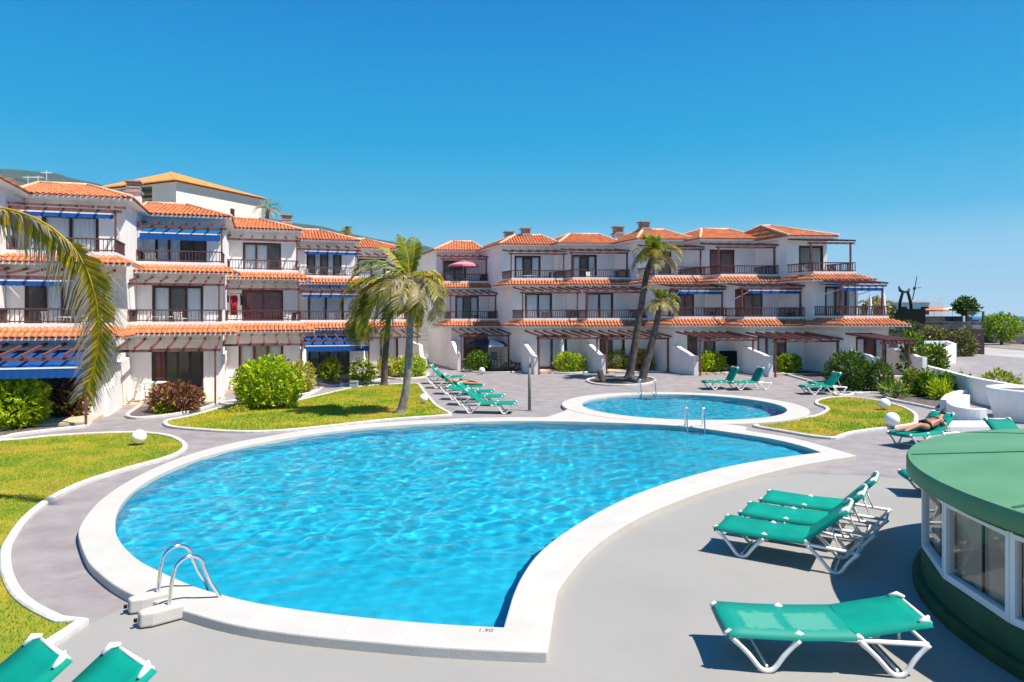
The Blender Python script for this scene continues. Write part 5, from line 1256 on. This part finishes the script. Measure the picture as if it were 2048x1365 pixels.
P1, P2, P3, P4 = HL[1][1], HL[2][1], HL[3][1], HL[4][1]
chair(P1(1.6,-1.0,Z1), R(200), 'white chair on the middle balcony behind the palm frond'); chair(P1(2.6,-1.1,Z1), R(120), 'white chair near the railing end on the middle balcony behind the frond'); table(P1(2.1,-1.1,Z1), 'white table on the middle balcony behind the palm frond')
chair(P2(.5,.9,Z2), R(190), 'white chair under the bright blue awning'); chair(P2(1.9,-1.0,Z1), R(160), 'white chair before the white curtained middle balcony door'); table(P2(1.1,-.9,Z1), 'white table on the middle balcony of the bright awned house')
chair(P2(.7,-3.0,ZG), R(150), 'white chair on the patio behind the reddish croton'); table(P2(1.1,-2.8,ZG), 'white table on the patio behind the reddish croton')
table(P3(2.5,-1.1,Z1), 'dark table on the balcony with red washing', 'darkwood'); chair(P3(1.9,-1.1,Z1), R(100), 'dark chair on the balcony with red washing', 'darkwood'); chair(P3(2.9,-1.0,Z1), R(-100), 'dark chair at the railing end of the red washing balcony', 'darkwood')
chair(P4(.7,.9,Z2), R(140), 'white chair on the top balcony left of the palm crown'); table(P4(1.5,.9,Z2), 'dark table on the top balcony beside the palm crown', 'darkwood'); chair(P4(2.4,.9,Z2), R(-130), 'white chair on the top balcony closest to the palm crown')
chair(P4(1.9,-1.0,Z1), R(150), 'white chair on the middle balcony beside the palm fronds')
def cloth(loc, w_, h_, m, label, rz=0, name='hanging_cloth'):
    mb = MB(); n = 8; pts = [(w_*(k/n-.5), .02*math.sin(k*1.9)) for k in range(n+1)]
    mb.add([(x, y, 0) for x, y in pts]+[(x*.8, y*1.4, -h_) for x, y in pts], [(k, k+1, n+2+k, n+1+k) for k in range(n)])
    o = mb.build(name, M[m], None, True, loc, fixn=False); o.rotation_euler = (0, 0, rz)
    md = o.modifiers.new('thickness', 'SOLIDIFY'); md.thickness = .012
    tag(o, label, 'laundry', 'washing on the balcony')
cloth(P3(.38,-1.5,Z1+1.72), .36, .95, 'red', 'red towel hanging from the middle balcony pergola', R(18))
cloth(P3(.72,-1.5,Z1+1.78), .12, .55, 'blackcloth', 'narrow black garment hanging beside the red towel', R(18))
cloth(P3(.12,-1.45,Z1+1.72), .10, .35, 'blackcloth', 'small dark garment hanging at the wall end of the red towel', R(18))
mb = MB(); mb.tube([P3(0,-1.5,Z1+1.78)-P3(0,0,0), P3(1.0,-1.5,Z1+1.80)-P3(0,0,0)], .008, 4); tag(mb.build('clothes_line', M['blackcloth'], None, loc=P3(0,0,0)), 'thin clothes line carrying the red towel', 'line')
p1, p2, p3, p4, p5, p6 = [h[1] for h in HR]
parasol(p1(1.55,.7,Z2), 1.95, 1.05, ['pinkcloth'], 'pink parasol open on the top balcony')
parasol(p1(2.2,-3.0,ZG), 1.75, 1.35, ['darkblue','darkblue','whitecloth','darkblue'], 'dark blue and white parasol open on the ground floor patio')
parasol(p2(2.0,-2.7,ZG), 1.85, 1, ['whitecloth'], 'folded white parasol standing on the patio by the window', True)
chair(p1(2.6,-3.0,ZG), R(30), 'blue chair under the dark blue and white parasol', 'bluechair')
chair(p1(.8,.9,Z2), R(150), 'white chair left of the pink parasol pole'); table(p1(2.0,.9,Z2), 'white table under the pink parasol'); chair(p1(2.4,.8,Z2), R(-100), 'white chair right of the pink parasol pole')
table(p1(1.9,-1.1,Z1), 'dark table on the balcony below the pink parasol', 'darkwood')
table(p2(1.4,1.0,Z2), 'white table on the top balcony of the two chimney house'); chair(p2(2.5,1.0,Z2), R(-110), 'dark chair on the top balcony of the two chimney house', 'darkwood')
chair(p2(1.8,-1.0,Z1), R(20), 'dark chair on the middle balcony of the two chimney house', 'darkwood')
chair(p3(2.0,-1.0,Z1), R(90), 'blue chair on the middle balcony behind the palm trunks', 'bluechair'); chair(p3(2.8,-1.0,Z1), R(-90), 'white chair on the middle balcony behind the palm trunks'); table(p3(2.4,-1.1,Z1), 'white table on the middle balcony behind the palm trunks')
chair(p3(1.6,1.0,Z2), R(40), 'white chair on the top balcony beside the tall leaning palm')
chair(p4(2.4,-1.0,Z1), R(-80), 'dark chair on the balcony behind the shorter palm', 'darkwood'); chair(p4(1.9,1.0,Z2), R(-60), 'dark chair on the balcony behind the taller palm crown', 'darkwood')
chair(p5(3.0,-1.0,Z1), R(-60), 'dark chair on the maroon curtained middle balcony', 'darkwood'); chair(p5(2.6,1.0,Z2), R(60), 'white chair on the maroon curtained top balcony')
chair(p6(.5,1.0,Z2), R(100), 'white chair on the seaward top balcony'); chair(p6(1.6,1.0,Z2), R(-70), 'red brown chair on the seaward top balcony', 'wood')
chair(p6(.8,-1.0,Z1), R(100), 'dark chair on the seaward middle balcony', 'darkwood'); parasol(p6(2.2,-1.0,Z1), 1.75, 1, ['whitecloth'], 'folded white parasol on the seaward middle balcony', True); parasol(p6(2.75,-1.2,Z1), 1.9, 1, ['whitecloth'], 'second folded white parasol beside the seaward corner post', True)
t = thing('barbecue', p4(2.6,-2.6,ZG), 'dark barbecue oven against the patio wall behind the raised loungers', 'barbecue'); mb = MB(); mb.box(-.4,.4,-.25,.25,.6,1.35); mb.build('hood', M['black'], t); 
for x in (-.35, .35):
    for y in (-.2, .2): mb = MB(); mb.box(x-.03,x+.03,y-.03,y+.03,-.1,.6); mb.build('leg', M['black'], t)

# ------------------------------------------------------------------ people
def body(loc, rz, joints, edges, rad, label, extra=None, m='skin'):
    t = thing('person', loc, label, 'person', None, rz)
    me = bpy.data.meshes.new('body'); me.from_pydata(joints, edges, []); me.materials.append(M[m]); o = link('body', me, t)
    sk = o.modifiers.new('skin', 'SKIN'); sk.use_smooth_shade = True
    for v, r in zip(me.skin_vertices[0].data, rad): v.radius = (r if isinstance(r, tuple) else (r, r))
    me.skin_vertices[0].data[0].use_root = True
    s = o.modifiers.new('sub', 'SUBSURF'); s.levels = 2; s.render_levels = 2
    return t
def sunbather(loc, rz, label, prone=True, size=1.0, hairy='hair'):
    z = SH+.12
    J = [(1.0,0,z+.02),(1.22,0,z+.05),(1.42,0,z+.13),(1.52,0,z+.17),(1.62,0,z+.2),                      # pelvis spine chest neck base
         (.92,.10,z),(.55,.12,z-.02),(.15,.10,z-.03),(.02,.11,z-.06),
         (.92,-.10,z),(.58,-.16,z+.10),(.22,-.10,z-.02),(.08,-.1,z-.05),
         (1.46,.18,z+.14),(1.34,.30,z+.04),(1.58,.24,z+.12),(1.68,.20,z+.14),
         (1.46,-.18,z+.14),(1.36,-.30,z+.04),(1.58,-.26,z+.12),(1.68,-.2,z+.14),(1.70,0,z+.24),(1.8,0,z+.27)]
    E = [(0,1),(1,2),(2,3),(3,4),(0,5),(5,6),(6,7),(7,8),(0,9),(9,10),(10,11),(11,12),(2,13),(13,14),(14,15),(15,16),(2,17),(17,18),(18,19),(19,20),(4,21),(21,22)]
    rr = [(.16,.11),(.13,.10),(.17,.11),(.12,.08),.055,.09,.065,.04,.035,.09,.065,.04,.035,.06,.042,.035,.03,.06,.042,.035,.03,.085,.08]
    t = body(loc, rz, J, E, rr, label)
    mb = MB(); n = 8
    mb.lathe((1.77,0,z+.30), [(.001,.09),(.07,.07),(.105,.0),(.09,-.07),(.05,-.1)], 12); mb.build('hair', M[hairy], t, smooth=True)
    mb = MB()
    mb.tube([(1.03,-.17,z-.02),(1.0,-.13,z+.11),(.99,0,z+.145),(1.0,.13,z+.11),(1.03,.17,z-.02)], [.03,.045,.055,.045,.03], 8)
    mb.build('bikini_bottom', M['swim'], t, smooth=True); mb = MB()
    mb.tube([(1.37,-.18,z+.06),(1.37,-.12,z+.215),(1.37,0,z+.235),(1.37,.12,z+.215),(1.37,.18,z+.06)], .016, 6)
    mb.build('bikini_strap', M['swim'], t, smooth=True); return t
sunbather(Vector((9.95, 17.75, .02)), R(24), 'person sunbathing face down on a lounger in black swimwear')
lg = [o for o in bpy.data.objects if o.get('label') == 'lounger with the second person in the row beside the palm lawn'][0]
sunbather(Vector((lg.location.x, lg.location.y, lg.location.z+.02)), lg.rotation_euler.z, 'small far off person lying on a lounger in the row')

# ------------------------------------------------------------------ air
HAZE = 6.5e-5
if HAZE:
    m = bpy.data.materials.new('haze'); m.use_nodes = True; t = m.node_tree; t.nodes.remove(t.nodes['Principled BSDF'])
    v = t.nodes.new('ShaderNodeVolumePrincipled'); v.inputs['Color'].default_value = (.42,.72,1,1); v.inputs['Density'].default_value = HAZE; v.inputs['Anisotropy'].default_value = .2
    t.links.new(v.outputs[0], t.nodes['Material Output'].inputs['Volume'])
    mb = MB(); mb.box(-5600, 8100, -2600, 8100, -9, 560); tag(mb.build('haze', m, kind='stuff'), 'thin pale air over the whole place', 'haze')
